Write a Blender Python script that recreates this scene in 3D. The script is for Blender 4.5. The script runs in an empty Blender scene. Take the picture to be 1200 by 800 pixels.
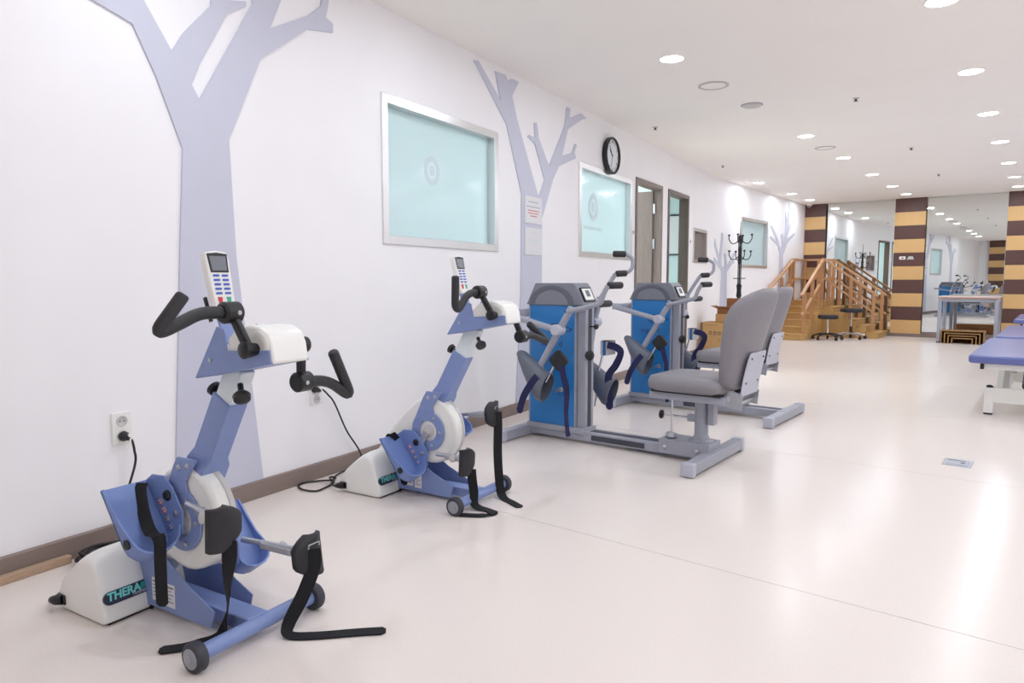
import bpy, bmesh, math, random
from mathutils import Vector, Matrix
random.seed(7)
SC = bpy.context.scene
COL = SC.collection

# ---------------------------------------------------------------- camera
CAM_POS = Vector((2.614, 0.0, 1.0))
YAW, PITCH, BEND = math.radians(30.557), math.radians(4.939), math.radians(7.652)
cam = bpy.data.cameras.new('camera'); cam.sensor_fit = 'HORIZONTAL'; cam.sensor_width = 36.0
cam.lens = 36.0 * 810.0 / 1200.0; cam.clip_start = 0.05; cam.clip_end = 200
camo = bpy.data.objects.new('camera', cam); COL.objects.link(camo)
camo.location = CAM_POS
camo.rotation_euler = (math.pi / 2 - PITCH, 0, YAW)
SC.camera = camo

# ---------------------------------------------------------------- world, exposure
w = bpy.data.worlds.new('world'); SC.world = w; w.use_nodes = True
w.node_tree.nodes['Background'].inputs[0].default_value = (0.9, 0.95, 1.0, 1)
w.node_tree.nodes['Background'].inputs[1].default_value = 0.3
SC.view_settings.view_transform = 'Standard'; SC.view_settings.look = 'None'
SC.view_settings.gamma = 1.0; SC.view_settings.use_curve_mapping = False
SC.view_settings.exposure = 0.0
SC.cycles.diffuse_bounces = 10; SC.cycles.max_bounces = 14
LAMP_W = 6.0            # each ceiling downlight
LAMP_COL = (0.82, 0.895, 1.0)

H = 2.5
D2 = Vector((math.sin(BEND), math.cos(BEND), 0)); N2 = Vector((math.cos(BEND), -math.sin(BEND), 0))
def dn(d, n, z=0.0): return D2 * d + N2 * n + Vector((0, 0, z))

# ---------------------------------------------------------------- materials
def lin(c):
    return tuple(((v / 255) / 12.92 if v / 255 <= 0.04045 else ((v / 255 + 0.055) / 1.055) ** 2.4) for v in c)
MATS = {}
def mat(name, rgb, rough=0.5, metal=0.0, spec=0.5, var=0.0, scale=20.0, stretch=(1, 1, 1), bump=0.0, emit=0.0, coat=0.0, rgb2=None, alpha=1.0):
    if name in MATS: return MATS[name]
    m = bpy.data.materials.new(name); m.use_nodes = True
    nt = m.node_tree; b = nt.nodes['Principled BSDF']
    c = lin(rgb)
    b.inputs['Base Color'].default_value = (*c, 1)
    b.inputs['Roughness'].default_value = rough
    b.inputs['Metallic'].default_value = metal
    b.inputs['Specular IOR Level'].default_value = spec
    if coat: b.inputs['Coat Weight'].default_value = coat; b.inputs['Coat Roughness'].default_value = 0.12
    if emit:
        b.inputs['Emission Color'].default_value = (*c, 1); b.inputs['Emission Strength'].default_value = emit
    tc = nt.nodes.new('ShaderNodeTexCoord'); mp = nt.nodes.new('ShaderNodeMapping')
    mp.inputs['Scale'].default_value = stretch
    nz = nt.nodes.new('ShaderNodeTexNoise'); nz.inputs['Scale'].default_value = scale; nz.inputs['Detail'].default_value = 4
    nt.links.new(tc.outputs['Object'], mp.inputs[0]); nt.links.new(mp.outputs[0], nz.inputs[0])
    if var or rgb2:
        mx = nt.nodes.new('ShaderNodeMix'); mx.data_type = 'RGBA'
        c2 = lin(rgb2) if rgb2 else tuple(max(0, v * (1 - var)) for v in c)
        mx.inputs[6].default_value = (*c, 1); mx.inputs[7].default_value = (*c2, 1)
        rp = nt.nodes.new('ShaderNodeValToRGB'); rp.color_ramp.elements[0].position = 0.35; rp.color_ramp.elements[1].position = 0.68
        nt.links.new(nz.outputs[0], rp.inputs[0]); nt.links.new(rp.outputs[0], mx.inputs[0]); nt.links.new(mx.outputs[2], b.inputs['Base Color'])
    if bump:
        bp = nt.nodes.new('ShaderNodeBump'); bp.inputs['Strength'].default_value = bump; bp.inputs['Distance'].default_value = 0.002
        nt.links.new(nz.outputs[0], bp.inputs['Height']); nt.links.new(bp.outputs[0], b.inputs['Normal'])
    MATS[name] = m
    return m
M_WALL = mat('wall_paint', (243, 242, 244), 0.55, spec=0.3, var=0.02, scale=3, bump=0.03)
M_CEIL = mat('ceiling_paint', (247, 244, 240), 0.8, spec=0.15, var=0.015, scale=2)
M_FLOOR = mat('floor_vinyl', (230, 221, 214), 0.22, spec=0.2, var=0.05, scale=160, bump=0.02)
M_JOINT = mat('floor_joint', (176, 164, 160), 0.6)
M_BASEB = mat('baseboard_wood', (140, 124, 117), 0.5, var=0.12, scale=30, stretch=(1, 0.1, 1))
M_TREE = mat('tree_panel_lavender', (201, 203, 218), 0.6, var=0.02, scale=8)
M_STEEL = mat('brushed_steel', (228, 227, 227), 0.28, 1.0, var=0.05, scale=3)
M_FROST = mat('frosted_glass', (226, 238, 240), 0.12, spec=0.5, var=0.02, scale=1.2)
def make_translucent(m, rgb, fac):
    nt = m.node_tree; b = nt.nodes['Principled BSDF']; out = nt.nodes['Material Output']
    t = nt.nodes.new('ShaderNodeBsdfTranslucent'); t.inputs[0].default_value = (*lin(rgb), 1)
    mx = nt.nodes.new('ShaderNodeMixShader'); mx.inputs[0].default_value = fac
    nt.links.new(b.outputs[0], mx.inputs[1]); nt.links.new(t.outputs[0], mx.inputs[2]); nt.links.new(mx.outputs[0], out.inputs[0])
make_translucent(M_FROST, (222, 240, 242), 0.4)
M_FROSTMARK = mat('etched_mark', (206, 220, 225), 0.35)
M_DOORW = mat('door_wood', (128, 115, 110), 0.45, var=0.15, scale=14, stretch=(6, 6, 0.4))
M_DOORD = mat('door_wood_dark', (104, 90, 82), 0.45, var=0.15, scale=14, stretch=(6, 6, 0.4))
M_BLUE = mat('powder_blue', (126, 145, 194), 0.36, spec=0.5, var=0.04, scale=60, bump=0.03)
M_BLUE2 = mat('powder_blue_tray', (114, 137, 192), 0.34, spec=0.5, var=0.04, scale=60)
M_WHITE = mat('white_abs', (236, 236, 232), 0.3, spec=0.5, var=0.015, scale=10)
M_TUBEW = mat('white_tube', (222, 232, 236), 0.35, spec=0.5, var=0.02, scale=10)
M_BLACK = mat('black_plastic', (28, 28, 31), 0.4, spec=0.5, var=0.2, scale=80)
M_RUBBER = mat('black_rubber', (38, 38, 42), 0.6, var=0.15, scale=60)
M_FOAM = mat('black_grip', (44, 44, 47), 0.55, var=0.2, scale=120, bump=0.1)
M_STRAP = mat('black_webbing', (22, 22, 27), 0.85, var=0.3, scale=240, bump=0.2)
M_NAVY = mat('navy_webbing', (38, 38, 84), 0.85, var=0.25, scale=240, bump=0.2)
M_CHROME = mat('chrome', (215, 216, 220), 0.15, 1.0)
M_ZINC = mat('zinc', (190, 192, 198), 0.32, 0.9, var=0.1, scale=40)
M_TIRE = mat('tire', (58, 60, 68), 0.6, var=0.1, scale=60)
M_HUB = mat('hub_grey', (150, 153, 160), 0.4)
M_NAVYB = mat('badge_navy', (40, 46, 66), 0.4)
M_TEAL = mat('badge_teal', (48, 160, 148), 0.4)
M_TEALT = mat('badge_text', (120, 214, 208), 0.4)
M_LAVT = mat('badge_small_text', (150, 160, 176), 0.4)
M_PAPER = mat('paper_label', (226, 226, 228), 0.5, var=0.06, scale=90)
M_INK = mat('ink', (70, 72, 82), 0.6)
M_SCREEN = mat('lcd', (120, 124, 132), 0.25, spec=0.5, var=0.05, scale=30)
M_BTN = mat('button_blue', (70, 96, 190), 0.4)
M_RED = mat('button_red', (205, 40, 60), 0.4)
M_GREEN = mat('button_green', (40, 170, 140), 0.4)
M_GREY = mat('machine_grey', (160, 163, 175), 0.36, spec=0.5, var=0.04, scale=50, bump=0.02)
M_GREYD = mat('machine_grey_hood', (126, 129, 140), 0.4, var=0.05, scale=40)
M_GREYDD = mat('machine_groove', (98, 101, 112), 0.5)
M_SLOT = mat('rail_slot', (66, 68, 78), 0.5)
M_PANEL = mat('panel_blue', (38, 122, 190), 0.3, spec=0.5, var=0.05, scale=4)
M_PANELT = mat('panel_print', (26, 62, 112), 0.4)
M_BOOT = mat('boot_grey', (98, 104, 116), 0.42, var=0.05, scale=30)
M_SEAT = mat('seat_vinyl', (134, 131, 137), 0.42, spec=0.5, var=0.04, scale=30, bump=0.04)
M_PLATE = mat('back_plate', (184, 186, 200), 0.38, var=0.03, scale=30)
M_WOOD = mat('stair_wood', (198, 158, 98), 0.45, var=0.14, scale=9, stretch=(1, 8, 8))
M_RAIL = mat('rail_wood', (196, 150, 106), 0.4, var=0.14, scale=12, stretch=(4, 4, 1))
M_POST = mat('post_wood', (184, 134, 90), 0.4, var=0.14, scale=12, stretch=(4, 4, 1))
M_BAND1 = mat('pillar_brown', (92, 62, 56), 0.5, var=0.14, scale=16, stretch=(1, 1, 10))
M_BAND2 = mat('pillar_tan', (216, 176, 118), 0.5, var=0.08, scale=16, stretch=(1, 1, 10))
M_MIRROR = mat('mirror_glass', (226, 230, 228), 0.0, 1.0)
M_CARD = mat('cardboard', (196, 156, 104), 0.75, var=0.08, scale=14)
M_BOXW = mat('box_wood', (158, 120, 72), 0.5, var=0.15, scale=12, stretch=(1, 8, 8))
M_CARDD = mat('cardboard_dark', (150, 100, 58), 0.75, var=0.1, scale=14)
M_PRINT = mat('carton_print', (116, 92, 80), 0.8)
M_BEDTOP = mat('bed_vinyl', (98, 108, 166), 0.3, spec=0.5, var=0.03, scale=12)
M_TABLE = mat('table_top', (212, 205, 204), 0.3, var=0.03, scale=10)
M_EDGE = mat('table_edge', (196, 152, 128), 0.5)
M_IRON = mat('black_iron', (24, 24, 27), 0.45)
M_CLOCKF = mat('clock_face', (224, 228, 232), 0.35)
M_GREYP = mat('plastic_grey', (196, 194, 194), 0.5)
M_TIMBER = mat('timber', (188, 160, 134), 0.6, var=0.18, scale=20, stretch=(8, 1, 8))
M_FLOORBOX = mat('floor_box_metal', (176, 180, 190), 0.35, 0.4)
M_GLOW = mat('lamp_diffuser', (255, 252, 252), 0.5, emit=14.0)
M_ROOM = mat('side_room_paint', (206, 226, 228), 0.7, var=0.02, scale=3)

# ---------------------------------------------------------------- mesh helpers
class MB:
    def __init__(s): s.v = []; s.f = []
    def add(s, vs, fs):
        o = len(s.v); s.v += [tuple(v) for v in vs]; s.f += [tuple(i + o for i in f) for f in fs]; return s
    def box(s, a, b, m=None):
        (x0, y0, z0), (x1, y1, z1) = a, b
        vs = [Vector(p) for p in ((x0, y0, z0), (x1, y0, z0), (x1, y1, z0), (x0, y1, z0), (x0, y0, z1), (x1, y0, z1), (x1, y1, z1), (x0, y1, z1))]
        if m: vs = [m @ v for v in vs]
        return s.add(vs, [(0, 3, 2, 1), (4, 5, 6, 7), (0, 1, 5, 4), (1, 2, 6, 5), (2, 3, 7, 6), (3, 0, 4, 7)])
    def beam(s, p0, p1, w, t, up=(0, 0, 1)):
        p0, p1 = Vector(p0), Vector(p1); d = (p1 - p0).normalized(); up = Vector(up)
        side = d.cross(up)
        if side.length < 1e-4: side = d.cross(Vector((1, 0, 0)))
        side.normalize(); u = side.cross(d).normalized()
        vs = []
        for p in (p0, p1):
            for a, b in ((-1, -1), (1, -1), (1, 1), (-1, 1)): vs.append(p + side * (a * w / 2) + u * (b * t / 2))
        return s.add(vs, [(3, 2, 1, 0), (4, 5, 6, 7), (0, 1, 5, 4), (1, 2, 6, 5), (2, 3, 7, 6), (3, 0, 4, 7)])
    def loft(s, rings, caps=True, closed=False):
        n = len(rings[0]); o = len(s.v)
        for r in rings: s.v += [tuple(p) for p in r]
        k = len(rings)
        for i in range(k if closed else k - 1):
            a, b = o + i * n, o + ((i + 1) % k) * n
            for j in range(n):
                j2 = (j + 1) % n; s.f.append((a + j, a + j2, b + j2, b + j))
        if caps and not closed:
            s.f.append(tuple(o + j for j in reversed(range(n)))); s.f.append(tuple(o + (k - 1) * n + j for j in range(n)))
        return s
    def tube(s, pts, r, n=12, round_=0.0, taper=None, dome=False):
        pts = [Vector(p) for p in pts]
        if round_: pts = fillet(pts, round_)
        if dome:      # rounded far end (and near end when dome == 2)
            e = pts[-1]; d = (e - pts[-2]).normalized(); k = [(-.55, 1), (-.25, .93), (-.08, .78), (0, .5)]
            pts = pts[:-1] + [e + d * (a * r) for a, _ in k]; taper = [1] * (len(pts) - 4) + [b for _, b in k]
            if dome == 2:
                e = pts[0]; d = (e - pts[1]).normalized(); pts = [e + d * (a * r) for a, _ in reversed(k)] + pts[1:]; taper = [b for _, b in reversed(k)] + taper[1:]
        rings = []; t = (pts[1] - pts[0]).normalized()
        ref = Vector((0, 0, 1)) if abs(t.z) < 0.9 else Vector((1, 0, 0))
        u = t.cross(ref).normalized()
        for i, p in enumerate(pts):
            if i == 0: d = pts[1] - pts[0]
            elif i == len(pts) - 1: d = pts[-1] - pts[-2]
            else: d = (pts[i + 1] - p).normalized() + (p - pts[i - 1]).normalized()
            d.normalize(); u = (u - d * u.dot(d)).normalized(); v = d.cross(u)
            rr = r if taper is None else r * taper[min(i, len(taper) - 1)]
            rings.append([p + (u * math.cos(a) + v * math.sin(a)) * rr for a in (2 * math.pi * k / n for k in range(n))])
        return s.loft(rings)
    def cyl(s, p0, p1, r, n=20): return s.tube([p0, p1], r, n)
    def lathe(s, prof, o, axis, n=24):
        o = Vector(o); ax = Vector(axis).normalized()
        u = ax.cross(Vector((0, 0, 1)) if abs(ax.z) < 0.9 else Vector((1, 0, 0))).normalized(); v = ax.cross(u)
        rings = [[o + ax * h + (u * math.cos(a) + v * math.sin(a)) * max(r, 1e-4) for a in (2 * math.pi * k / n for k in range(n))] for r, h in prof]
        return s.loft(rings)
    def prism(s, poly, lo, hi, f):
        n = len(poly); o = len(s.v)
        s.v += [tuple(f(a, b, lo)) for a, b in poly] + [tuple(f(a, b, hi)) for a, b in poly]
        s.f.append(tuple(o + i for i in range(n))); s.f.append(tuple(o + n + i for i in reversed(range(n))))
        for i in range(n):
            j = (i + 1) % n; s.f.append((o + i, o + n + i, o + n + j, o + j))
        return s
    def ribbon(s, pts, w, t, sides, smooth=True):
        """flat strap through pts; sides = width direction at each point"""
        P = [Vector(p) for p in pts]; S = [Vector(x).normalized() for x in sides]
        if smooth:
            PP, SS = [], []
            for i in range(len(P) - 1):
                a, b, c, d = P[max(i - 1, 0)], P[i], P[i + 1], P[min(i + 2, len(P) - 1)]
                for k in range(5):
                    q = k / 5.0
                    PP.append(0.5 * ((2 * b) + (c - a) * q + (2 * a - 5 * b + 4 * c - d) * q * q + (3 * b - a - 3 * c + d) * q ** 3)); SS.append(S[i].lerp(S[i + 1], q).normalized())
            PP.append(P[-1]); SS.append(S[-1]); P, S = PP, SS
        rings = []
        for i, p in enumerate(P):
            d = (P[min(i + 1, len(P) - 1)] - P[max(i - 1, 0)]).normalized()
            sd = (S[i] - d * S[i].dot(d)).normalized(); nn = d.cross(sd)
            ww = w * (0.45 if i == len(P) - 1 else 1)
            rings.append([p + sd * (a * ww / 2) + nn * (b * t / 2) for a, b in ((-1, -1), (1, -1), (1, 1), (-1, 1))])
        return s.loft(rings)
def fillet(pts, r, k=6):
    out = [pts[0]]
    for i in range(1, len(pts) - 1):
        a, b, c = pts[i - 1], pts[i], pts[i + 1]
        d1, d2 = (a - b), (c - b); l = min(r, d1.length * 0.49, d2.length * 0.49)
        p, q = b + d1.normalized() * l, b + d2.normalized() * l
        for j in range(k + 1):
            t = j / k; out.append(p * (1 - t) ** 2 + b * 2 * t * (1 - t) + q * t * t)
    out.append(pts[-1]); return out
def obj(name, mb, m, parent=None, bevel=0.0, seg=2, smooth=True, label=None, sub=0, loc=None, angle=40):
    me = bpy.data.meshes.new(name)
    me.from_pydata(mb.v, [], mb.f); me.validate()
    bm = bmesh.new(); bm.from_mesh(me); bmesh.ops.recalc_face_normals(bm, faces=bm.faces); bm.to_mesh(me); bm.free()
    me.materials.append(m)
    if smooth:
        me.polygons.foreach_set('use_smooth', [True] * len(me.polygons)); me.set_sharp_from_angle(angle=math.radians(angle))
    o = bpy.data.objects.new(name, me); COL.objects.link(o)
    if parent: o.parent = parent
    if loc: o.location = loc
    if bevel:
        b = o.modifiers.new('bevel', 'BEVEL'); b.width = bevel; b.segments = seg; b.limit_method = 'ANGLE'; b.angle_limit = math.radians(35); b.harden_normals = False
    if sub:
        b = o.modifiers.new('subdivision', 'SUBSURF'); b.levels = sub; b.render_levels = sub
    if label: o['label'] = label
    return o
def tag(o, label, cat, group=None):
    o['label'] = label; o['category'] = cat
    if group: o['group'] = group
    return o
def struct(o): o['kind'] = 'structure'; return o
def thing(name, label, cat, loc=(0, 0, 0), rz=0.0, group=None):
    o = bpy.data.objects.new(name, None); o.empty_display_size = 0.05; COL.objects.link(o)
    o.location = loc; o.rotation_euler = (0, 0, rz)
    return tag(o, label, cat, group)
XZ = lambda a, b, h: (a, h, b)       # polygon in x-z, extruded along y
XY = lambda a, b, h: (a, b, h)
def text(name, body, size, m, parent, mtx, ext=0.0006, shear=0.0, bold=False):
    c = bpy.data.curves.new(name, 'FONT'); c.body = body; c.size = size; c.extrude = ext; c.align_x = 'CENTER'; c.align_y = 'CENTER'
    c.shear = shear; c.resolution_u = 3
    if bold: c.offset = size * 0.035
    t = bpy.data.objects.new(name, c); COL.objects.link(t)
    bpy.context.view_layer.update()
    me = bpy.data.meshes.new_from_object(t.evaluated_get(bpy.context.evaluated_depsgraph_get()))
    bpy.data.objects.remove(t); bpy.data.curves.remove(c)
    me.name = name; me.transform(mtx); me.materials.clear(); me.materials.append(m)
    o = bpy.data.objects.new(name, me); COL.objects.link(o); o.parent = parent; return o
def frame_m(o, x, y):
    """matrix placing local XY plane: x axis, y axis"""
    x = Vector(x).normalized(); y = Vector(y); z = x.cross(y).normalized(); y = z.cross(x)
    return Matrix(((x.x, y.x, z.x, o[0]), (x.y, y.y, z.y, o[1]), (x.z, y.z, z.z, o[2]), (0, 0, 0, 1)))
def copy_tree(o, parent=None):
    c = o.copy(); COL.objects.link(c)
    if parent: c.parent = parent
    for ch in o.children: copy_tree(ch, c)
    return c
def rrect(x0, y0, x1, y1, r, k=5):
    out = []
    for cx, cy, a0 in ((x1 - r, y1 - r, 0), (x0 + r, y1 - r, 90), (x0 + r, y0 + r, 180), (x1 - r, y0 + r, 270)):
        for i in range(k + 1):
            a = math.radians(a0 + 90 * i / k); out.append((cx + r * math.cos(a), cy + r * math.sin(a)))
    return out

# ================================================================= ROOM SHELL
YB, TB = 10.4, 0.5; RB = TB / math.tan(BEND / 2); LB = RB * BEND
def wall_at(s):
    if s <= YB - TB: return Vector((0, s, 0)), Vector((1, 0, 0)), Vector((0, 1, 0))
    u = s - (YB - TB)
    if u <= LB:
        a = u / RB
        return Vector((RB - RB * math.cos(a), YB - TB + RB * math.sin(a), 0)), Vector((math.cos(a), -math.sin(a), 0)), Vector((math.sin(a), math.cos(a), 0))
    e = Vector((RB - RB * math.cos(BEND), YB - TB + RB * math.sin(BEND), 0))
    return e + D2 * (u - LB), N2.copy(), D2.copy()
def wp(s, off, z):
    p, n, t = wall_at(s); return p + n * off + Vector((0, 0, z))
NW = -YB * math.sin(BEND)           # far section of the left wall in the (d, n) frame
DF, DB, NR = 14.7, -1.8, 5.9        # pillar faces, back wall, right wall
S_END = 15.25
# openings: (s0, s1, z0, z1)
WIN = [(3.0, 4.225, 1.213, 2.043), (5.575, 6.86, 1.22, 2.045), (11.33, 12.6, 1.225, 2.025), (9.11, 9.78, 1.25, 1.712)]
DOOR = [(6.964, 7.82, 0.0, 2.09), (8.039, 8.872, 0.0, 2.09)]
holes = [(a + .03, b - .03, c + .03, d - .03) for a, b, c, d in WIN] + [(a + .02, b - .02, -0.01, d - .02) for a, b, c, d in DOOR]
ss = sorted(set([-3.2] + [round(x, 4) for h in holes for x in h[:2]] + [YB - TB + LB * i / 8 for i in range(9)] + [S_END]))
zs = sorted(set([0.0, H + .02] + [round(x, 4) for h in holes for x in h[2:] if x > 0]))
solid = {}
for i in range(len(ss) - 1):
    for j in range(len(zs) - 1):
        sm, zm = (ss[i] + ss[i + 1]) / 2, (zs[j] + zs[j + 1]) / 2
        solid[i, j] = not any(h[0] < sm < h[1] and h[2] < zm < h[3] for h in holes)
mb = MB(); TH = 0.10
for (i, j), ok in solid.items():
    if not ok: continue
    a, b, c, d = ss[i], ss[i + 1], zs[j], zs[j + 1]
    mb.add([wp(a, 0, c), wp(b, 0, c), wp(b, 0, d), wp(a, 0, d)], [(0, 1, 2, 3)])
    mb.add([wp(a, -TH, c), wp(b, -TH, c), wp(b, -TH, d), wp(a, -TH, d)], [(3, 2, 1, 0)])
    for di, dj, q in ((-1, 0, (a, c, a, d)), (1, 0, (b, c, b, d)), (0, -1, (a, c, b, c)), (0, 1, (a, d, b, d))):
        if not solid.get((i + di, j + dj), False):
            mb.add([wp(q[0], 0, q[1]), wp(q[2], 0, q[3]), wp(q[2], -TH, q[3]), wp(q[0], -TH, q[1])], [(0, 1, 2, 3)])
wl = MB(); wl.v, wl.f = mb.v, mb.f
def raw(name, mb, m):
    o = obj(name, mb, m, smooth=False)
    bm = bmesh.new(); bm.from_mesh(o.data); bmesh.ops.remove_doubles(bm, verts=bm.verts, dist=1e-4); bmesh.ops.recalc_face_normals(bm, faces=bm.faces); bm.to_mesh(o.data); bm.free(); return o
wall_left = struct(raw('wall_left', wl, M_WALL))
def dbox(mb, d0, d1, n0, n1, z0, z1):
    vs = [dn(d, n, z) for z in (z0, z1) for d, n in ((d0, n0), (d1, n0), (d1, n1), (d0, n1))]
    return mb.add(vs, [(0, 1, 2, 3), (7, 6, 5, 4), (0, 4, 5, 1), (1, 5, 6, 2), (2, 6, 7, 3), (3, 7, 4, 0)])
struct(obj('wall_back', dbox(MB(), DB - .15, DB, -3.2, NR + .15, 0, H + .02), M_WALL, smooth=False))
struct(obj('wall_right', dbox(MB(), DB, DF + .3, NR, NR + .15, 0, H + .02), M_WALL, smooth=False))
struct(obj('wall_far', dbox(MB(), DF + .12, DF + .3, NW - .2, NR, 0, H + .02), M_WALL, smooth=False))
struct(obj('ceiling', dbox(MB(), DB - .2, DF + .35, -4.6, NR + .2, H, H + .12), M_CEIL, smooth=False))
floor = struct(obj('floor', dbox(MB(), DB - .2, DF + .35, -4.6, NR + .2, -0.12, -0.003), M_JOINT, smooth=False))
d0 = 2.63 - 1.83 * 3
edges = [2.63 + 1.83 * k for k in range(-3, 8)]
edges = [DB - .2] + [e for e in edges if DB < e < DF] + [DF + .35]
for a, b in zip(edges[:-1], edges[1:]):
    obj('floor_sheet', dbox(MB(), a + .0016, b - .0016, -4.6, NR + .2, -0.003, 0.0), M_FLOOR, floor, smooth=False)
# baseboards
def baseboard(name, s0, s1):
    mb = MB(); k = max(2, int((s1 - s0) / .25)); rings = []
    for i in range(k + 1):
        s = s0 + (s1 - s0) * i / k
        rings.append([wp(s, o, z) for o, z in ((-.005, 0), (.013, 0), (.013, .078), (.009, .083), (-.005, .083))])
    mb.loft(rings); return struct(obj(name, mb, M_BASEB, smooth=False))
baseboard('baseboard_left', -2.0, DOOR[0][0] - .05)
baseboard('baseboard_left', DOOR[0][1] + .05, DOOR[1][0] - .05)
baseboard('baseboard_left', DOOR[1][1] + .05, 14.72)
struct(obj('baseboard_far', dbox(MB(), DF + .02, DF + .10, NW + .02, NR, 0, .09), M_BASEB, smooth=False))
struct(obj('baseboard_right', dbox(MB(), DB, DF, NR - .013, NR + .004, 0, .083), M_BASEB, smooth=False))
struct(obj('baseboard_back', dbox(MB(), DB - .004, DB + .013, 0.3, NR, 0, .083), M_BASEB, smooth=False))

# ---- side rooms behind the doorways and windows
sr = MB(); 
def sbox(mb, x0, x1, y0, y1, z0, z1): return mb.box((x0, y0, z0), (x1, y1, z1))
struct(obj('wall_side_room', sbox(MB(), -2.6, -2.5, 2.0, 12.6, 0, H), M_ROOM, smooth=False))
struct(obj('wall_side_room_near', sbox(MB(), -2.5, -.10, 2.0, 2.1, 0, H), M_ROOM, smooth=False))
struct(obj('wall_side_room_far', sbox(MB(), -2.5, -.10, 12.5, 12.6, 0, H), M_ROOM, smooth=False))
struct(obj('wall_side_room_partition', sbox(MB(), -2.5, -.10, 7.9, 7.98, 0, H), M_ROOM, smooth=False))

# ---- windows
def ring_bars(parent, s0, s1, z0, z1, fw, o0, o1, m):
    for a, b, c, d in ((s0, s0 + fw, z0, z1), (s1 - fw, s1, z0, z1), (s0 + fw, s1 - fw, z0, z0 + fw), (s0 + fw, s1 - fw, z1 - fw, z1)):
        mb = MB(); vs = [wp(s, o, z) for o in (o0, o1) for s, z in ((a, c), (b, c), (b, d), (a, d))]
        mb.add(vs, [(0, 1, 2, 3), (7, 6, 5, 4), (0, 4, 5, 1), (1, 5, 6, 2), (2, 6, 7, 3), (3, 7, 4, 0)])
        obj('window_frame', mb, m, parent, smooth=False, bevel=.002, seg=1)
def window(i, s0, s1, z0, z1, mpane, fw=.05):
    root = thing('window_%d' % i, '', '')
    del root['label']; del root['category']; struct(root)
    ring_bars(root, s0, s1, z0, z1, fw, .010, -.09, M_STEEL)
    mb = MB(); a, b, c, d = s0 + fw - .01, s1 - fw + .01, z0 + fw - .01, z1 - fw + .01
    vs = [wp(s, o, z) for o in (-.050, -.060) for s, z in ((a, c), (b, c), (b, d), (a, d))]
    mb.add(vs, [(0, 1, 2, 3), (7, 6, 5, 4), (0, 4, 5, 1), (1, 5, 6, 2), (2, 6, 7, 3), (3, 7, 4, 0)])
    obj('pane', mb, mpane, root, smooth=False)
    return root
def emblem(root, s, z, r, rows):
    # faint round crest with a scalloped edge and a line of lettering too faint to read
    poly = [(math.cos(2 * math.pi * k / 36) * r * (1 + .07 * (k % 2)), math.sin(2 * math.pi * k / 36) * r * 1.15 * (1 + .07 * (k % 2))) for k in range(36)]
    inn = [(x * .62, y * .62) for x, y in poly]; mb = MB()
    mb.loft([[wp(s + x, o, z + y) for x, y in pl_] for pl_, o in ((poly, -.0505), (poly, -.0492), (inn, -.0492), (inn, -.0505))], caps=False, closed=True)
    obj('crest', mb, M_FROSTMARK, root, smooth=False)
    mb = MB(); mb.prism([(math.cos(2 * math.pi * k / 16) * r * .35, math.sin(2 * math.pi * k / 16) * r * .45) for k in range(16)], -.0505, -.0492, lambda a, b, h: wp(s + a, h, z + b))
    obj('crest', mb, M_FROSTMARK, root, smooth=False)
    if rows:
        for k in range(9):
            mb = MB(); q = s - .2 + k * .048
            mb.prism([(q, z - r * 2.0), (q + .03, z - r * 2.0), (q + .03, z - r * 2.0 + .03), (q, z - r * 2.0 + .03)], -.0505, -.0492, lambda a, b, h: wp(a, h, b))
            obj('lettering', mb, M_FROSTMARK, root, smooth=False)
w1 = window(1, *WIN[0], M_FROST); emblem(w1, 3.53, 1.69, .075, False)
w2 = window(2, *WIN[1], M_FROST); emblem(w2, 6.0, 1.69, .105, True)
w3 = window(3, *WIN[2], M_FROST); emblem(w3, 11.9, 1.68, .09, False)
w4 = window(4, *WIN[3], M_DOORW, .045)

# ---- doors
def door(i, s0, s1, z1, leaf):
    root = thing('door_%d' % i, '', ''); del root['label']; del root['category']; struct(root)
    fw = .045
    for a, b, c, d in ((s0, s0 + fw, 0, z1), (s1 - fw, s1, 0, z1), (s0 + fw, s1 - fw, z1 - fw, z1)):
        obj('door_frame', MB().box((-.108, a, c), (.014, b, d)), M_DOORW if i == 1 else M_DOORD, root, bevel=.003, seg=1, smooth=False)
    if leaf:
        ang = math.radians(97); hy = s1 - fw - .005
        m = Matrix.Translation((-.085, hy, 0)) @ Matrix.Rotation(ang, 4, 'Z')
        lf = obj('door_leaf', MB().box((-.02, -.84, .01), (.02, 0, z1 - fw - .012), Matrix.Translation((-.085, hy, 0)) @ Matrix.Rotation(-math.radians(88), 4, 'Z')), M_DOORW, root, smooth=False, bevel=.003, seg=1)
        for z in (1.38, 1.78, .25):
            obj('hinge', MB().box((-.105, hy - .012, z), (-.06, hy + .004, z + .11)), M_ZINC, lf, smooth=False)
    return root
door(1, DOOR[0][0], DOOR[0][1], 2.09, True)
door(2, DOOR[1][0], DOOR[1][1], 2.09, False)
NBX = -1.32
# framed notice board seen through the second doorway
nb = thing('notice_board', 'dark framed white notice board hanging in the room behind the second doorway', 'notice board', (NBX, 12.49, 1.48))
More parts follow.
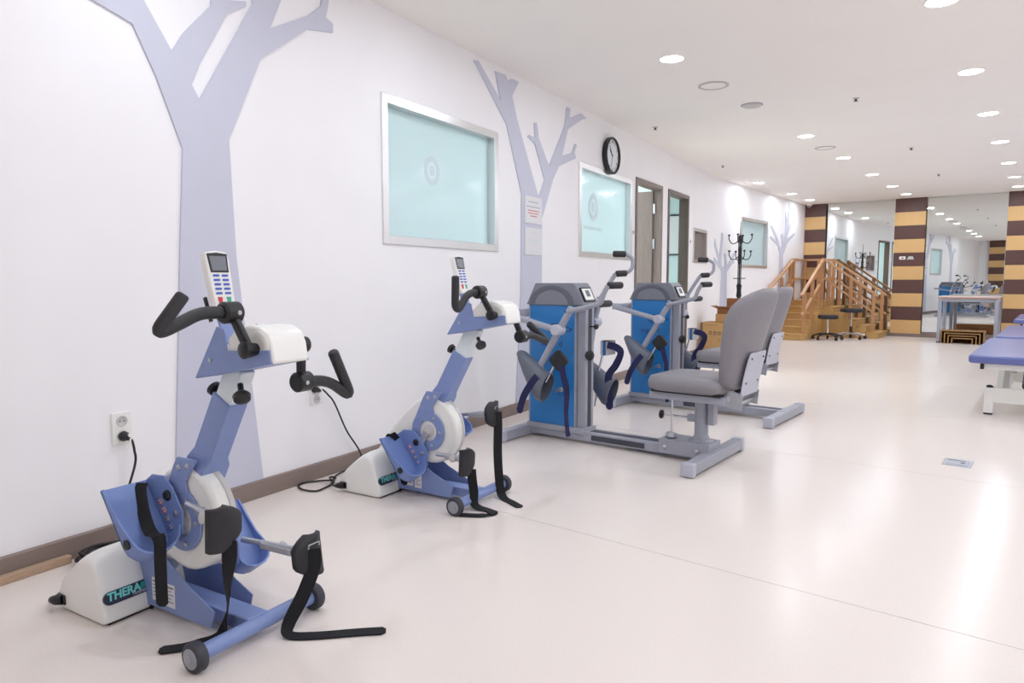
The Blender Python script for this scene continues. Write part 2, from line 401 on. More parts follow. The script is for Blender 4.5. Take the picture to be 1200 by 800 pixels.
# ---- mirrors between the pillars
PIL = [(NW + .002, -1.0), (.19, .68), (1.87, 2.36)]
def mirror(n0, n1, label):
    r = thing('wall_mirror', label, 'mirror', dn(DF + .08, (n0 + n1) / 2, .1)); inv = r.location
    mb = dbox(MB(), DF + .085, DF + .115, n0 + .003, n1 - .003, .095, H - .004); mb.v = [tuple(Vector(v) - inv) for v in mb.v]
    obj('mirror_backing', mb, M_GREYD, r, smooth=False)
    k = max(1, round((n1 - n0) / 1.25)); wd = (n1 - n0 - .006) / k
    for i in range(k):
        a = n0 + .003 + wd * i
        mb = dbox(MB(), DF + .08, DF + .0855, a + .0005, a + wd - .0005, .095, H - .004); mb.v = [tuple(Vector(v) - inv) for v in mb.v]
        obj('mirror_pane', mb, M_MIRROR, r, smooth=False)
mirror(-1.0, .19, 'tall wall mirror behind the wooden practice stairs')
mirror(.68, 1.87, 'tall wall mirror behind the grey-legged table')
mirror(2.36, NR, 'wide wall mirror right of the striped pillar beside the beds')
def pillar(n0, n1, d0=DF, d1=DF + .12, sign=1):
    r = thing('pillar', '', ''); del r['label']; del r['category']; struct(r)
    obj('pillar_core', dbox(MB(), d0 + .012 * sign, d1, n0 + .006, n1 - .006, 0, H), M_BAND1, r, smooth=False)
    h = (H - .06) / 10
    obj('pillar_plinth', dbox(MB(), d0 + .002 * sign, d0 + .02 * sign, n0, n1, 0, .06), M_BASEB, r, smooth=False)
    for k in range(10):
        z0 = .06 + h * k
        obj('panel', dbox(MB(), d0, d0 + .014 * sign, n0, n1, z0 + .0015, z0 + h - .0015), M_BAND2 if k % 2 == 0 else M_BAND1, r, smooth=False)
    return r
for n0, n1 in PIL: pillar(n0, n1)
pillar(.55, 1.02, DB + .12, DB, -1); pillar(2.6, 3.1, DB + .12, DB, -1)

# ================================================================= CEILING FITTINGS
def downlight(d, n, label, group):
    p = dn(d, n, H)
    r = thing('downlight', label, 'ceiling light', p, 0, group)
    mb = MB().lathe([(.084, 0), (.084, -.003), (.081, -.005), (.077, -.003), (.077, 0)], (0, 0, 0), (0, 0, 1), 28)
    obj('trim_ring', mb, M_WHITE, r)
    mb = MB().lathe([(.077, 0), (.077, -.003)], (0, 0, 0), (0, 0, 1), 28)
    obj('diffuser', mb, M_GLOW, r)
    l = bpy.data.lights.new('downlight_lamp', 'AREA'); l.energy = LAMP_W; l.color = LAMP_COL; l.shape = 'DISK'; l.size = .134
    lo = bpy.data.objects.new('downlight_lamp', l); COL.objects.link(lo); lo.parent = r; lo.location = (0, 0, -.012)
ROWS = {.46: ('row of round ceiling downlights down the middle of the room', 'middle row of ceiling downlights', 'round white recessed downlight in the ceiling row over the exercise machines'),
        2.02: ('', 'ceiling downlights above the beds', 'round white recessed downlight in the ceiling row towards the blue beds'),
        3.58: ('', 'added ceiling downlights right of the beds', 'round white recessed downlight in the ceiling row right of the beds'),  # unseen row, added so the room is evenly lit
        5.14: ('', 'added ceiling downlights by the right wall', 'round white recessed downlight in the ceiling row beside the right wall')}  # outermost row, also unseen and added for even light
for n, (_, g, lab) in ROWS.items():
    for d in (0.0, 1.6, 3.2, 4.8, 6.39, 7.97, 9.57, 11.24, 12.75, 14.0):  # first position is unseen, added to brighten the area near the camera
        if n == .46 and d == 6.39: continue
        if n < 1 and d == 0.0: continue
        ORD = ['nearest', 'second', 'third', 'fourth', 'fifth', 'sixth', 'seventh']
        vis = [q for q in (4.8, 6.39, 7.97, 9.57, 11.24, 12.75, 14.0) if not (n == .46 and q == 6.39)]
        downlight(d, n, (ORD[vis.index(d)] + ' visible ' + lab.replace('round white recessed ', 'round ')) if d in vis and n < 3 else lab + (', behind the camera' if d < 4 and n < 3 else ''), g)
for d, q in ((11.07, 'nearest'), (12.74, 'middle'), (13.86, 'furthest')): downlight(d, -1.07, q + ' of three round downlights close to the white wall near the stairs', 'ceiling downlights near the far wall window')
def disc(name, p, r, label, cat, kind):
    t = thing(name, label, cat, (p[0], p[1], H))
    if kind == 'speaker':
        obj('rim', MB().lathe([(r, 0), (r, -.006), (r * .9, -.01), (r * .8, -.006), (r * .8, 0)], (0, 0, 0), (0, 0, 1), 32), M_GREYP, t)
        obj('grille', MB().lathe([(r * .8, 0), (r * .8, -.004), (r * .4, -.007), (.001, -.008)], (0, 0, 0), (0, 0, 1), 32), M_CEIL, t)
    elif kind == 'plate':
        obj('cover', MB().lathe([(r, 0), (r, -.006), (r * .85, -.014), (.001, -.016)], (0, 0, 0), (0, 0, 1), 32), M_GREYP, t)
        obj('rim', MB().lathe([(r * 1.06, 0), (r * 1.06, -.003), (r, -.003), (r, 0)], (0, 0, 0), (0, 0, 1), 32), M_GREYD, t)
    else:
        obj('escutcheon', MB().lathe([(r, 0), (r, -.003), (r * .5, -.008), (.001, -.009)], (0, 0, 0), (0, 0, 1), 20), M_GREYP, t)
        obj('sprinkler_head', MB().lathe([(r * .35, -.006), (r * .35, -.02), (r * .7, -.024), (.001, -.026)], (0, 0, 0), (0, 0, 1), 12), M_SLOT, t)
disc('ceiling_speaker', (1.173, 5.48), .115, 'round cream ceiling speaker with dark rim beside the nearest middle downlight', 'speaker', 'speaker')
disc('smoke_detector', (1.302, 6.243), .085, 'flat grey round detector cover on the ceiling beyond the speaker', 'detector', 'plate')
disc('ceiling_speaker', (1.615, 8.615), .11, 'round white ceiling speaker between two middle downlights further down the room', 'speaker', 'speaker')
for p, l in (((2.084, 6.449), 'tiny sprinkler head near the centre of the ceiling'), ((.313, 6.646), 'tiny sprinkler head on the ceiling above the wall clock'),
             ((.327, 9.252), 'tiny sprinkler head on the ceiling beyond the two doorways'), ((2.449, 9.107), 'tiny sprinkler head on the ceiling between the two far light rows'),
             ((2.754, 11.515), 'tiny sprinkler head on the ceiling before the far striped pillars')):
    disc('sprinkler', p, .027, l, 'sprinkler', 'spr')

# ================================================================= WALL TREES
TREES = {
 'large lavender cut-out tree on the wall behind the nearest exercise bike': [(1.688, .085), (1.758, 1.156), (1.786, 1.538), (1.685, 1.797), (1.598, 1.97), (1.453, 2.008), (1.342, 2.035), (1.384, 2.05), (1.512, 2.051), (1.533, 2.114), (1.612, 2.143), (1.646, 2.073), (1.755, 1.913), (1.81, 1.998), (1.94, 2.146), (1.951, 2.227), (1.991, 2.267), (1.996, 2.191), (2.119, 2.225), (2.118, 2.205), (2.017, 2.139), (1.877, 1.896), (1.837, 1.803), (1.871, 1.75), (2.152, 2.223), (2.142, 2.403), (2.21, 2.498), (2.39, 2.498), (2.315, 2.298), (2.246, 2.148), (2.48, 2.279), (2.565, 2.352), (2.578, 2.432), (2.632, 2.451), (2.595, 2.308), (2.643, 2.292), (2.641, 2.248), (2.478, 2.216), (2.187, 1.998), (2.007, 1.614), (2.024, 1.113), (2.131, .085)],
 'lavender cut-out tree between the two frosted windows with notices on its trunk': [(4.479, .085), (4.55, .935), (4.557, 1.66), (4.341, 2.122), (3.921, 2.456), (3.975, 2.467), (4.26, 2.271), (4.189, 2.453), (4.329, 2.462), (4.354, 2.427), (4.413, 2.456), (4.512, 2.458), (4.417, 2.337), (4.49, 2.182), (4.825, 1.654), (4.924, 1.805), (4.765, 2.057), (4.647, 2.092), (4.67, 2.107), (4.764, 2.102), (4.754, 2.212), (4.792, 2.219), (4.822, 2.112), (4.999, 1.92), (5.28, 2.289), (5.322, 2.45), (5.379, 2.45), (5.363, 2.366), (5.599, 2.456), (5.705, 2.433), (5.6, 2.4), (5.336, 2.27), (5.228, 2.037), (5.426, 2.093), (5.478, 2.176), (5.513, 2.169), (5.467, 2.099), (5.498, 2.058), (5.174, 1.945), (5.068, 1.823), (4.881, 1.497), (4.88, .931), (4.939, .085)],
 'small lavender cut-out tree on the wall beside the coat stand': [(10.47, .085), (10.501, .783), (10.529, 1.165), (10.154, 1.326), (10.183, 1.354), (10.433, 1.267), (10.168, 1.529), (10.192, 1.622), (10.275, 1.515), (10.425, 1.371), (10.502, 1.722), (10.571, 1.717), (10.512, 1.373), (10.523, 1.241), (10.694, 1.205), (10.623, 1.415), (10.705, 1.427), (10.774, 1.245), (11.042, 1.448), (11.082, 1.429), (11.008, 1.328), (11.091, 1.301), (10.985, 1.273), (10.754, 1.148), (10.781, .778), (10.81, .085)],
 'tall lavender cut-out tree on the wall behind the wooden stair rail': [(13.28, .085), (13.268, .922), (13.281, 1.498), (13.156, 1.653), (12.724, 1.767), (12.755, 1.802), (13.113, 1.719), (12.739, 1.966), (12.84, 1.977), (13.144, 1.766), (13.288, 1.635), (13.415, 1.617), (13.317, 1.843), (13.425, 1.871), (13.475, 1.758), (13.567, 1.949), (13.554, 2.271), (13.665, 2.094), (13.741, 2.449), (13.835, 2.446), (13.801, 2.056), (13.931, 2.159), (13.973, 2.138), (13.661, 1.791), (14.078, 1.919), (14.139, 1.886), (13.686, 1.698), (13.467, 1.48), (13.513, .921), (13.56, .085)]}
for lab, poly in TREES.items():
    o = obj('wall_tree', MB().prism(poly, -.004, .009, lambda a, b, h: wp(a, h, b)), M_TREE, smooth=False)
    tag(o, lab, 'wall decoration', 'cut-out trees on the left wall')

# ---- notices on the tree trunk, clock, sockets
def notice(s0, s1, z0, z1, label, red):
    t = thing('notice_sheet', label, 'notice', wp((s0 + s1) / 2, .012, z0)); c = t.location
    obj('sheet', MB().box((-.0015, -(s1 - s0) / 2, 0), (.0015, (s1 - s0) / 2, z1 - z0)), M_PAPER, t, smooth=False)
    hh = z1 - z0
    rows = [(.80, .6, M_INK), (.62, .8, M_INK), (.48, .7, M_RED if red else M_INK), (.38, .6, M_RED if red else M_INK), (.28, .4, M_RED if red else M_INK)] if red else [(.85, .4, M_INK), (.55, .75, M_INK), (.45, .75, M_INK), (.1, .7, M_INK)]
    for f, wd, m in rows:
        k = 7 if red else 5
        for q in range(k):
            y = (-wd / 2 + wd * q / k) * (s1 - s0)
            obj('printed_line', MB().box((.0014, y, hh * f - .004), (.0019, y + wd * (s1 - s0) / k * .7, hh * f + .004)), M_FROSTMARK if not red else (m if m is M_RED else M_LAVT), t, smooth=False)
notice(4.60, 4.87, 1.445, 1.65, 'upper laminated notice with red print on the tree trunk', True)
notice(4.60, 4.87, 1.207, 1.413, 'lower laminated notice with faint grey print on the tree trunk', False)
def clock():
    t = thing('wall_clock', 'round black-rimmed white wall clock above the second frosted window', 'clock', wp(6.24, .0, 2.19))
    R_ = .172; ax = (1, 0, 0)
    obj('rim', MB().lathe([(R_ - .004, .0), (R_, .01), (R_, .042), (R_ - .008, .05), (R_ - .02, .046), (R_ - .02, .03), (R_ - .03, .0)], (0.004, 0, 0), ax, 48), M_BLACK, t)
    obj('face', MB().lathe([(R_ - .018, .02), (R_ - .018, .03)], (0.004, 0, 0), ax, 48), M_CLOCKF, t)
    for k in range(12):
        a = math.radians(30 * k); c = Vector((.0355, math.sin(a) * .128, math.cos(a) * .128))
        n = text('numeral', str(12 if k == 0 else k), .036, M_INK, t, frame_m(c, (0, 1, 0), (0, 0, 1)))
    for L, a, w_ in ((.08, -52, .010), (.115, -40, .007)):
        a = math.radians(a); p = Vector((.038, 0, 0)); q = p + Vector((0, math.sin(a), math.cos(a))) * L
        obj('hand', MB().beam(p, q, w_, .002, (1, 0, 0)), M_INK, t, smooth=False)
    obj('hand', MB().beam((.039, 0, 0), (.039, -.03, -.11), .003, .002, (1, 0, 0)), M_INK, t, smooth=False)
    obj('hub', MB().lathe([(.008, .036), (.008, .042)], (0, 0, 0), ax, 12), M_INK, t)
clock()
def socket(s, z, h, wd, label, plugs, n):
    t = thing('wall_socket', label, 'socket', wp(s, 0, z))
    obj('cover_plate', MB().prism(rrect(-wd / 2, -h / 2, wd / 2, h / 2, .006), -.002, .010, lambda a, b, hh: (hh, a, b)), M_WHITE, t, bevel=.002)
    for k in range(n):
        zc = (h * .23 if k == 0 else -h * .23) if n == 2 else 0
        obj('outlet', MB().lathe([(.021, .0095), (.021, .012), (.018, .0125), (.016, .0108), (.001, .0106)], (0, 0, zc), (1, 0, 0), 24), M_GREYP, t)
        for q in (-.008, .008): obj('pin_hole', MB().lathe([(.0028, .009), (.0028, .0115)], (0, q, zc), (1, 0, 0), 8), M_SLOT, t)
    return t
socket(1.483, .442, .125, .075, 'white double wall socket with a black plug in its lower outlet', 1, 2)
socket(2.472, .428, .085, .075, 'white wall socket behind the bike handle, feeding the second bike', 1, 2)
for s, z, l in ((6.91, 1.515, 'tiny switch left of the first doorway'), (8.985, 1.52, 'tiny switch right of the second doorway')):
    o = thing('wall_switch', l, 'switch', wp(s, 0, z))
    obj('switch_plate', MB().box((-.002, -.012, -.02), (.008, .012, .02)), M_GREYP, o, bevel=.002); obj('rocker', MB().box((.006, -.005, -.008), (.011, .005, .008)), M_SLOT, o, bevel=.001)
# notice board parts
obj('board', MB().box((-.24, -.02, .02), (.24, .0, .72)), M_PAPER, nb, smooth=False)
for a, b in (((-.27, -.03, 0), (-.24, .01, .74)), ((.24, -.03, 0), (.27, .01, .74)), ((-.24, -.03, 0), (.24, .01, .03)), ((-.24, -.03, .71), (.24, .01, .74))):
    obj('frame_bar', MB().box(a, b), M_SLOT, nb, smooth=False)
# side room lamps (ceiling fittings of the rooms behind)
for (x, y), l in (((-1.3, 5.0), 'ceiling panel lamp in the side room behind the frosted windows'), ((-1.3, 7.2), 'ceiling panel lamp in the room behind the first doorway'), ((-1.3, 9.3), 'ceiling panel lamp in the room behind the second doorway')):
    t = thing('panel_lamp', l, 'ceiling light', (x, y, H))
    obj('frame', MB().box((-.32, -.32, -.03), (.32, .32, 0)), M_GREYP, t, smooth=False)
    obj('diffuser', MB().box((-.29, -.29, -.034), (.29, .29, -.028)), M_GLOW, t, smooth=False)
    l_ = bpy.data.lights.new('panel_lamp_light', 'AREA'); l_.energy = 36; l_.size = .58; l_.color = (.95, .99, 1)
    lo = bpy.data.objects.new('panel_lamp_light', l_); COL.objects.link(lo); lo.parent = t; lo.location = (0, 0, -.04)

# ================================================================= EXERCISE BIKES (movement trainers)
def ring_plate(mb, c, ro, ri, y0, y1, n=32):
    cx, cz = c
    loops = [[(cx + math.cos(a) * r, y, cz + math.sin(a) * r) for a in (2 * math.pi * k / n for k in range(n))] for r, y in ((ro, y0), (ro, y1), (ri, y1), (ri, y0))]
    return mb.loft(loops, caps=False, closed=True)
def foot_shell(root, toe, side, strap_pts):
    """blue foot tray; side -1 = near side; inner wall next to the drum"""
    s = Vector((.57, 0, -.82)).normalized(); n = Vector((.82, 0, .57)).normalized()
    o = Vector((toe[0], 0, toe[1])); yi, yo = .078 * side, .208 * side
    def P(a, y, h): return o + s * a + Vector((0, y, 0)) + n * h
    L = .235
    # sole with rounded heel
    out = [(0, yi), (0, yo), (L - .055, yo)]
    k = 8; cy = (yi + yo) / 2
    for i in range(1, k):
        a = math.pi * i / k; out.append((L - .055 + .055 * math.sin(a), cy + (yo - cy) * math.cos(a)))
    out.append((L - .055, yi))
    tray = obj('foot_tray', MB().prism(out, -.007, 0, lambda a, y, h: P(a, y, h)), M_BLUE2, root, bevel=.002, seg=1)
    # inner side wall
    poly = [(0, -.007), (0, .035), (.03, .085), (.075, .10), (.155, .10), (L - .03, .06), (L - .03, -.007)]
    obj('side_wall', MB().prism(poly, yi - .006 * side, yi, lambda a, b, h: P(a, h, b)), M_BLUE2, tray, bevel=.002, seg=1)
    # heel rim: wall round the heel, sloping down to a low lip outside
    rim = [((0, yo), .006), ((.06, yo), .012), ((.12, yo), .022), ((L - .055, yo), .045)]
    for i in range(1, k):
        a = math.pi * i / k; rim.append(((L - .055 + .055 * math.sin(a), cy + (yo - cy) * math.cos(a)), .045 + .02 * i / k))
    rim.append(((L - .055, yi), .07))
    rings = []
    for i, ((a, y), h) in enumerate(rim):
        ca, cyy = L - .075, cy
        da, dy = (ca - a, cyy - y) if a > L - .06 else (0, cyy - y)
        l = math.hypot(da, dy) or 1; da, dy = da / l * .006, dy / l * .006
        rings.append([P(a, y, -.006), P(a, y, h), P(a + da, y + dy, h), P(a + da, y + dy, -.006)])
    obj('heel_rim', MB().loft(rings), M_BLUE2, tray)
    # warning pictograms on the side wall
    for i in range(4):
        c = P(.085 + i * .027, yi + .0005 * side, .026)
        mb = MB(); mb.lathe([(.0095, 0), (.0095, .0012)], c, (0, side, 0), 16); ic = obj('pictogram', mb, M_PAPER, tray)
        mb = MB(); loops = [[c + Vector((math.cos(a) * r, side * h, math.sin(a) * r)) for a in (2 * math.pi * q / 16 for q in range(16))] for r, h in ((.0095, .0011), (.0095, .0018), (.0072, .0018), (.0072, .0011))]
        mb.loft(loops, caps=False, closed=True); obj('pictogram_ring', mb, M_RED if i < 2 else (M_INK if i == 2 else M_BTN), tray)
        obj('pictogram_figure', MB().beam(c + Vector((-.004, side * .0016, -.004)), c + Vector((.003, side * .0016, .004)), .003, .0008, (0, 1, 0)), M_INK, tray, smooth=False)
    c = P(.085, yi, .068); obj('side_knob', MB().lathe([(.016, 0), (.016, .004), (.012, .008), (.001, .009)], c, (0, side, 0), 16), M_BLACK, tray)
    c = P(.145, yi, .07); obj('bolt', MB().lathe([(.011, 0), (.011, .004), (.006, .006), (.001, .006)], c, (0, side, 0), 12), M_ZINC, tray)
    c = P(L - .06, yo, .02); obj('strap_button', MB().lathe([(.014, 0), (.014, .004), (.001, .006)], c, (0, side, 0), 16), M_BLACK, tray)
    # pedal crank behind the wall
    ax = Vector((-.25, .07 * side, .315)); pp = P(.11, yi - .0 * side, .07)
    obj('pedal_crank', MB().beam(ax, Vector((pp.x, .07 * side, pp.z)), .03, .012, (0, 1, 0)), M_ZINC, root, bevel=.003)
    if strap_pts:
        pts = [P(*p) for p in strap_pts[0]] + [Vector(p) for p in strap_pts[1]]
        obj('foot_strap', MB().ribbon(pts, .033, .003, [(.86, .5, 0)] * len(pts)), M_STRAP, tray)
def calf_pad(root, rod, pad_c, side, strap, lean=0.0):
    c = Vector(pad_c)
    rods = obj('support_rod', MB().tube([rod, c + Vector((-.012, 0, .012))], .009, 10), M_ZINC, root)
    r0 = Vector(rod); d = (c - r0)
    obj('clamp', MB().beam(r0 + d * .30, r0 + d * .75, .026, .02), M_ZINC, rods, bevel=.003)
    obj('clamp_knob', MB().lathe([(.014, 0), (.017, .006), (.017, .012), (.012, .016)], r0 + d * .55 + Vector((0, .008 * side, 0)), (0, side, .2), 12), M_GREYP, rods)
    # curved pad: flat outer edge, rounded inner edge, bowed around the calf
    mb = MB(); rings = []; W, HH = .10, .118
    K = 10
    for i in range(K + 1):
        t = i / K - .5; zz = t * HH
        cut = .05 * max(0, (abs(t) - .16) / .34) ** 2
        y0 = -side * (-W / 2); y1 = -side * (W / 2 - cut)
        ring = []
        for f in range(9):
            q = f / 8; y = y0 + (y1 - y0) * q; bow = -.016 * (2 * q - 1) ** 2
            ring.append(c + Vector((bow + .010 + lean * zz, y, zz)))
        for f in reversed(range(9)):
            q = f / 8; y = y0 + (y1 - y0) * q; bow = -.016 * (2 * q - 1) ** 2
            ring.append(c + Vector((bow - .010 + lean * zz, y, zz)))
        rings.append(ring)
    pad = obj('calf_pad', mb.loft(rings), M_RUBBER, root, bevel=.004, seg=2, angle=60)
    if side > 0: obj('strap_slot', MB().tube([c + Vector((.013, -.02, .03)), c + Vector((.016, -.02, .042)), c + Vector((.016, .02, .042)), c + Vector((.013, .02, .03))], .0025, 8), M_ZINC, pad)
    obj('calf_strap', MB().ribbon(strap[0], .04, .0035, strap[1]), M_STRAP, pad)
def trainer(label, loc, cfg):
    R = thing('movement_trainer', label, 'exercise bike', loc, 0, 'blue and white movement trainers')
    # --- base
    obj('crossbar', MB().cyl((0, -.19, .042), (0, .19, .042), .0215, 24), M_BLUE, R)
    for sd in (-1, 1):
        wv = obj('wheel', MB().lathe([(.030, 0), (.037, .001), (.040, .006), (.040, .024), (.037, .029), (.030, .03)], (0, .185 * sd, .0405), (0, sd, 0), 28), M_TIRE, R)
        obj('wheel_hub', MB().lathe([(.027, .027), (.027, .032), (.012, .034), (.012, .038), (.001, .039)], (0, .185 * sd, .0405), (0, sd, 0), 20), M_HUB, wv)
    obj('base_beam', MB().box((-.52, -.034, .024), (-.005, .034, .066)), M_BLUE, R, bevel=.004)
    for sd in (-1, 1):
        pl_ = obj('frame_plate', MB().prism([(-.50, .022), (-.12, .022), (-.105, .075), (-.22, .125), (-.33, .19), (-.50, .205)], .062 * sd, .066 * sd, XZ), M_BLUE, R, bevel=.0015, seg=1)
        if sd < 0:
            for x0, x1, z0, z1 in ((-.395, -.335, .045, .115), (-.325, -.285, .04, .11)):
                sk = obj('rating_label', MB().box((x0, -.0675, z0), (x1, -.066, z1)), M_PAPER, pl_, smooth=False)
                for q in range(5):
                    zz = z1 - .012 - q * .011
                    obj('printed_line', MB().box((x0 + .005, -.068, zz), (x1 - .006 - (.01 if q % 2 else 0), -.0674, zz + .004)), M_LAVT if q else M_INK, pl_, smooth=False)
    # --- white base casing (wedge lofted along y)
    prof = [(-.686, .006), (-.66, .006), (-.56, .006), (-.45, .006), (-.424, .006), (-.423, .025), (-.431, .07), (-.455, .145), (-.486, .206), (-.535, .210), (-.605, .155), (-.670, .098), (-.688, .055), (-.687, .02)]
    rings = []
    for y, sx, sz in ((-.195, .93, .84), (-.192, .965, .90), (-.165, .995, .985), (-.10, 1, 1), (0, 1, 1), (.10, 1, 1), (.165, .995, .985), (.192, .965, .90), (.195, .93, .84)):
        rings.append([(-.53 + (x + .53) * sx, y, .006 + (z - .006) * sz) for x, z in prof])
    case = obj('base_casing', MB().loft(rings), M_WHITE, R, sub=2, angle=179)
    obj('casing_foot', MB().box((-.67, -.178, .0), (-.435, .178, .007)), M_RUBBER, case, smooth=False)
    # badge on the front (user side) of the casing, tilted with the face
    a = math.atan2(.03, .09); nrm = Vector((math.cos(a), 0, math.sin(a))); up = Vector((-math.sin(a), 0, math.cos(a)))
    bc = Vector((-.4375, -.112, .078)); bm_ = frame_m(bc, (0, 1, 0), up)
    def on_badge(poly, lo, hi): return MB().prism(poly, lo, hi, lambda x, y, h: bm_ @ Vector((x, y, h)))
    bd = obj('badge', on_badge(rrect(-.078, -.019, .078, .019, .0185), -.006, .006), M_NAVYB, case, bevel=.001, seg=1)
    obj('badge_block', on_badge([(.03, -.004), (.058, -.004), (.058, .014), (.034, .014)], .0058, .0066), M_TEAL, bd, smooth=False)
    text('badge_lettering', 'THERA', .032, M_TEALT, bd, bm_ @ Matrix.Translation((-.02, .003, .0064)), shear=.15, bold=True)
    text('badge_lettering', 'TRAINER', .0115, M_LAVT, bd, bm_ @ Matrix.Translation((.026, -.0115, .0064)), bold=True)
    obj('power_inlet', MB().box((-.675, -.2, .02), (-.635, -.18, .05)), M_BLACK, case, bevel=.003)
    obj('power_plug', MB().tube([(-.65, -.195, .035), (-.668, -.206, .033), (-.688, -.208, .030), (-.70, -.206, .026)], .014, 10, taper=[1.15, 1.1, .8, .4]), M_BLACK, case)
    obj('mains_switch', MB().box((-.668, -.1905, .055), (-.64, -.183, .075)), M_GREYP, case, bevel=.002)
    obj('edge_clip', MB().box((-.427, -.06, .004), (-.419, -.052, .022)), M_BLACK, case, smooth=False)
    # --- leg drum housing
    cx, cz, rd = -.248, .318, .155
    poly = [(cx + rd * math.cos(t), cz + rd * math.sin(t)) for t in (math.radians(85 - 12.5 * k) for k in range(17))]
    poly += [(-.40, .10), (-.56, .10), (-.60, .15), (-.47, .31), (-.40, .385), (-.33, .445), (-.27, .478)]
    drum = obj('drum_housing', MB().prism(poly, -.052, .012, XZ), M_WHITE, R, bevel=.014, seg=3, angle=30)
    obj('drum_rim', ring_plate(MB(), (cx, cz), rd + .003, rd - .012, -.006, .010, 40), M_GREYP, drum)
    for sd in (-1, 1):
        y0, y1 = (-.054, -.062) if sd < 0 else (.014, .022)
        rp = obj('fork_ring', ring_plate(MB(), (-.25, .315), .092, .048, y0, y1), M_BLUE, R, bevel=.0015, seg=1)
        obj('fork_neck', MB().prism([(-.335, .345), (-.275, .47), (-.255, .50), (-.165, .50), (-.20, .46), (-.222, .43), (-.215, .40), (-.27, .39)], y0 + .0012 * sd, y1 + .0012 * sd, XZ), M_BLUE, rp, bevel=.0015, seg=1)
        obj('axle_boss', MB().lathe([(.030, .05), (.030, .056), (.018, .060), (.018, .075), (.001, .076)], (-.25, 0, .315), (0, sd, 0), 24), M_GREYP, R)
        for an in (-140, -70, 0, 60): 
            c = (-.25 + .07 * math.cos(math.radians(an)), y1, .315 + .07 * math.sin(math.radians(an)))
            obj('bolt', MB().lathe([(.008, 0), (.008, .003), (.005, .005), (.001, .005)], c, (0, sd, 0), 10), M_ZINC, rp)
        for c in ((-.245, .47), (-.205, .478)): obj('bolt', MB().lathe([(.009, 0), (.009, .003), (.005, .006), (.001, .006)], (c[0], y1, c[1]), (0, sd, 0), 10), M_ZINC, rp)
    # --- column
    u = Vector((.486, 0, .874)); q = Vector((.874, 0, -.486)); b0 = Vector((-.222, 0, .44))
    def col(t, wq, hy): return [b0 + u * t + q * (a * wq / 2) + Vector((0, b * hy / 2, 0)) for a, b in ((-1, -1), (1, -1), (1, 1), (-1, 1))]
    obj('column', MB().loft([col(0, .08, .09), col(.05, .08, .09), col(.08, .078, .062), col(.27, .078, .062)]), M_BLUE, R, bevel=.003)
    dz = cfg['lift']; top = .41 + dz
    inner = obj('inner_tube', MB().loft([col(.2, .066, .05), col(top, .066, .05)]), M_TUBEW, R, bevel=.004)
    c = b0 + u * .255 - q * .043; obj('height_knob', MB().lathe([(.01, 0), (.01, .015), (.02, .017), (.022, .03), (.014, .036)], c, tuple(-q), 14), M_BLACK, R)
    c = b0 + u * (top - .02) + q * .035
    obj('tilt_knob', MB().lathe([(.008, 0), (.008, .03), (.018, .032), (.024, .04), (.022, .052), (.01, .056)], c + Vector((.01, -.03, -.01)), (.55, -.35, -.6), 14), M_BLACK, R)
    # --- head
    Z = Vector((.486 * dz, 0, .874 * dz))
    def HP(x, z): return (x + Z.x, z + Z.z)
    for sd in (-1, 1):
        pl_ = obj('head_plate', MB().prism([HP(*p) for p in ((-.135, .765), (-.035, .912), (-.003, .905), (.008, .848), (.170 - .05 * (sd > 0), .858), (.172 - .05 * (sd > 0), .822), (-.02, .785))], .062 * sd, .066 * sd, XZ), M_BLUE, R, bevel=.0015, seg=1)
        obj('bolt', MB().lathe([(.006, 0), (.006, .003), (.001, .004)], (HP(-.065, .82)[0], .066 * sd, HP(-.065, .82)[1]), (0, sd, 0), 10), M_ZINC, pl_)
    obj('head_floor', MB().prism([HP(*p) for p in ((-.13, .765), (-.02, .785), (.172, .822), (.172, .828), (-.02, .79), (-.13, .772))], -.062, .062, XZ), M_BLUE, R)
    pts = [(.0, .80), (.0, .878), (.03, .905), (.08, .918), (.125, .915), (.155, .90), (.17, .872), (.178, .822)]
    hood = obj('head_hood', MB().prism([HP(*p) for p in pts], -.060, .060, XZ), M_WHITE, R, bevel=.008, seg=3, angle=30)
    for sd in (-1, 1):
        hx, hz = HP(.118, .858)
        obj('hood_boss', MB().lathe([(.044, .055), (.044, .0615), (.040, .0635), (.028, .0635), (.026, .062), (.001, .062)], (hx, 0, hz + .004), (0, sd, 0), 28), M_WHITE, hood)
    # handset on its stalk
    hb = Vector((-.085 + Z.x, 0, .945 + Z.z)); tilt = math.radians(13); up = Vector((-math.sin(tilt), 0, math.cos(tilt))); fx = Vector((math.cos(tilt), 0, math.sin(tilt)))
    obj('handset_bracket', MB().beam((-.055 + Z.x, 0, .86 + Z.z), hb + up * .03 - fx * .012, .05, .008, (1, 0, 0)), M_BLUE, R, bevel=.002)
    obj('bracket_arm', MB().beam(hb - fx * .02 + Vector((0, -.03, -.02)), hb - fx * .028 + up * .05 + Vector((0, -.033, 0)), .006, .01, (1, 0, 0)), M_IRON, R)
    def HS(y, h, x): return hb + Vector((0, y, 0)) + up * h + fx * x
    outl = [(-.026, 0), (.026, 0), (.033, .02), (.038, .15), (.034, .170), (.0, .175), (-.034, .170), (-.038, .15), (-.033, .02)]
    hs = obj('handset', MB().prism(outl, -.014, .010, lambda a, b, h: HS(a, b, h)), M_WHITE, R, bevel=.004, seg=2)
    hm = frame_m(HS(0, 0, .0103), (0, 1, 0), tuple(up))
    def onhs(poly, lo, hi): return MB().prism(poly, lo, hi, lambda x, y, h: hm @ Vector((x, y, h)))
    obj('screen_bezel', onhs([(-.028, .112), (.028, .112), (.032, .165), (.0, .168), (-.032, .165)], -.001, .0012), M_BLACK, hs, smooth=False)
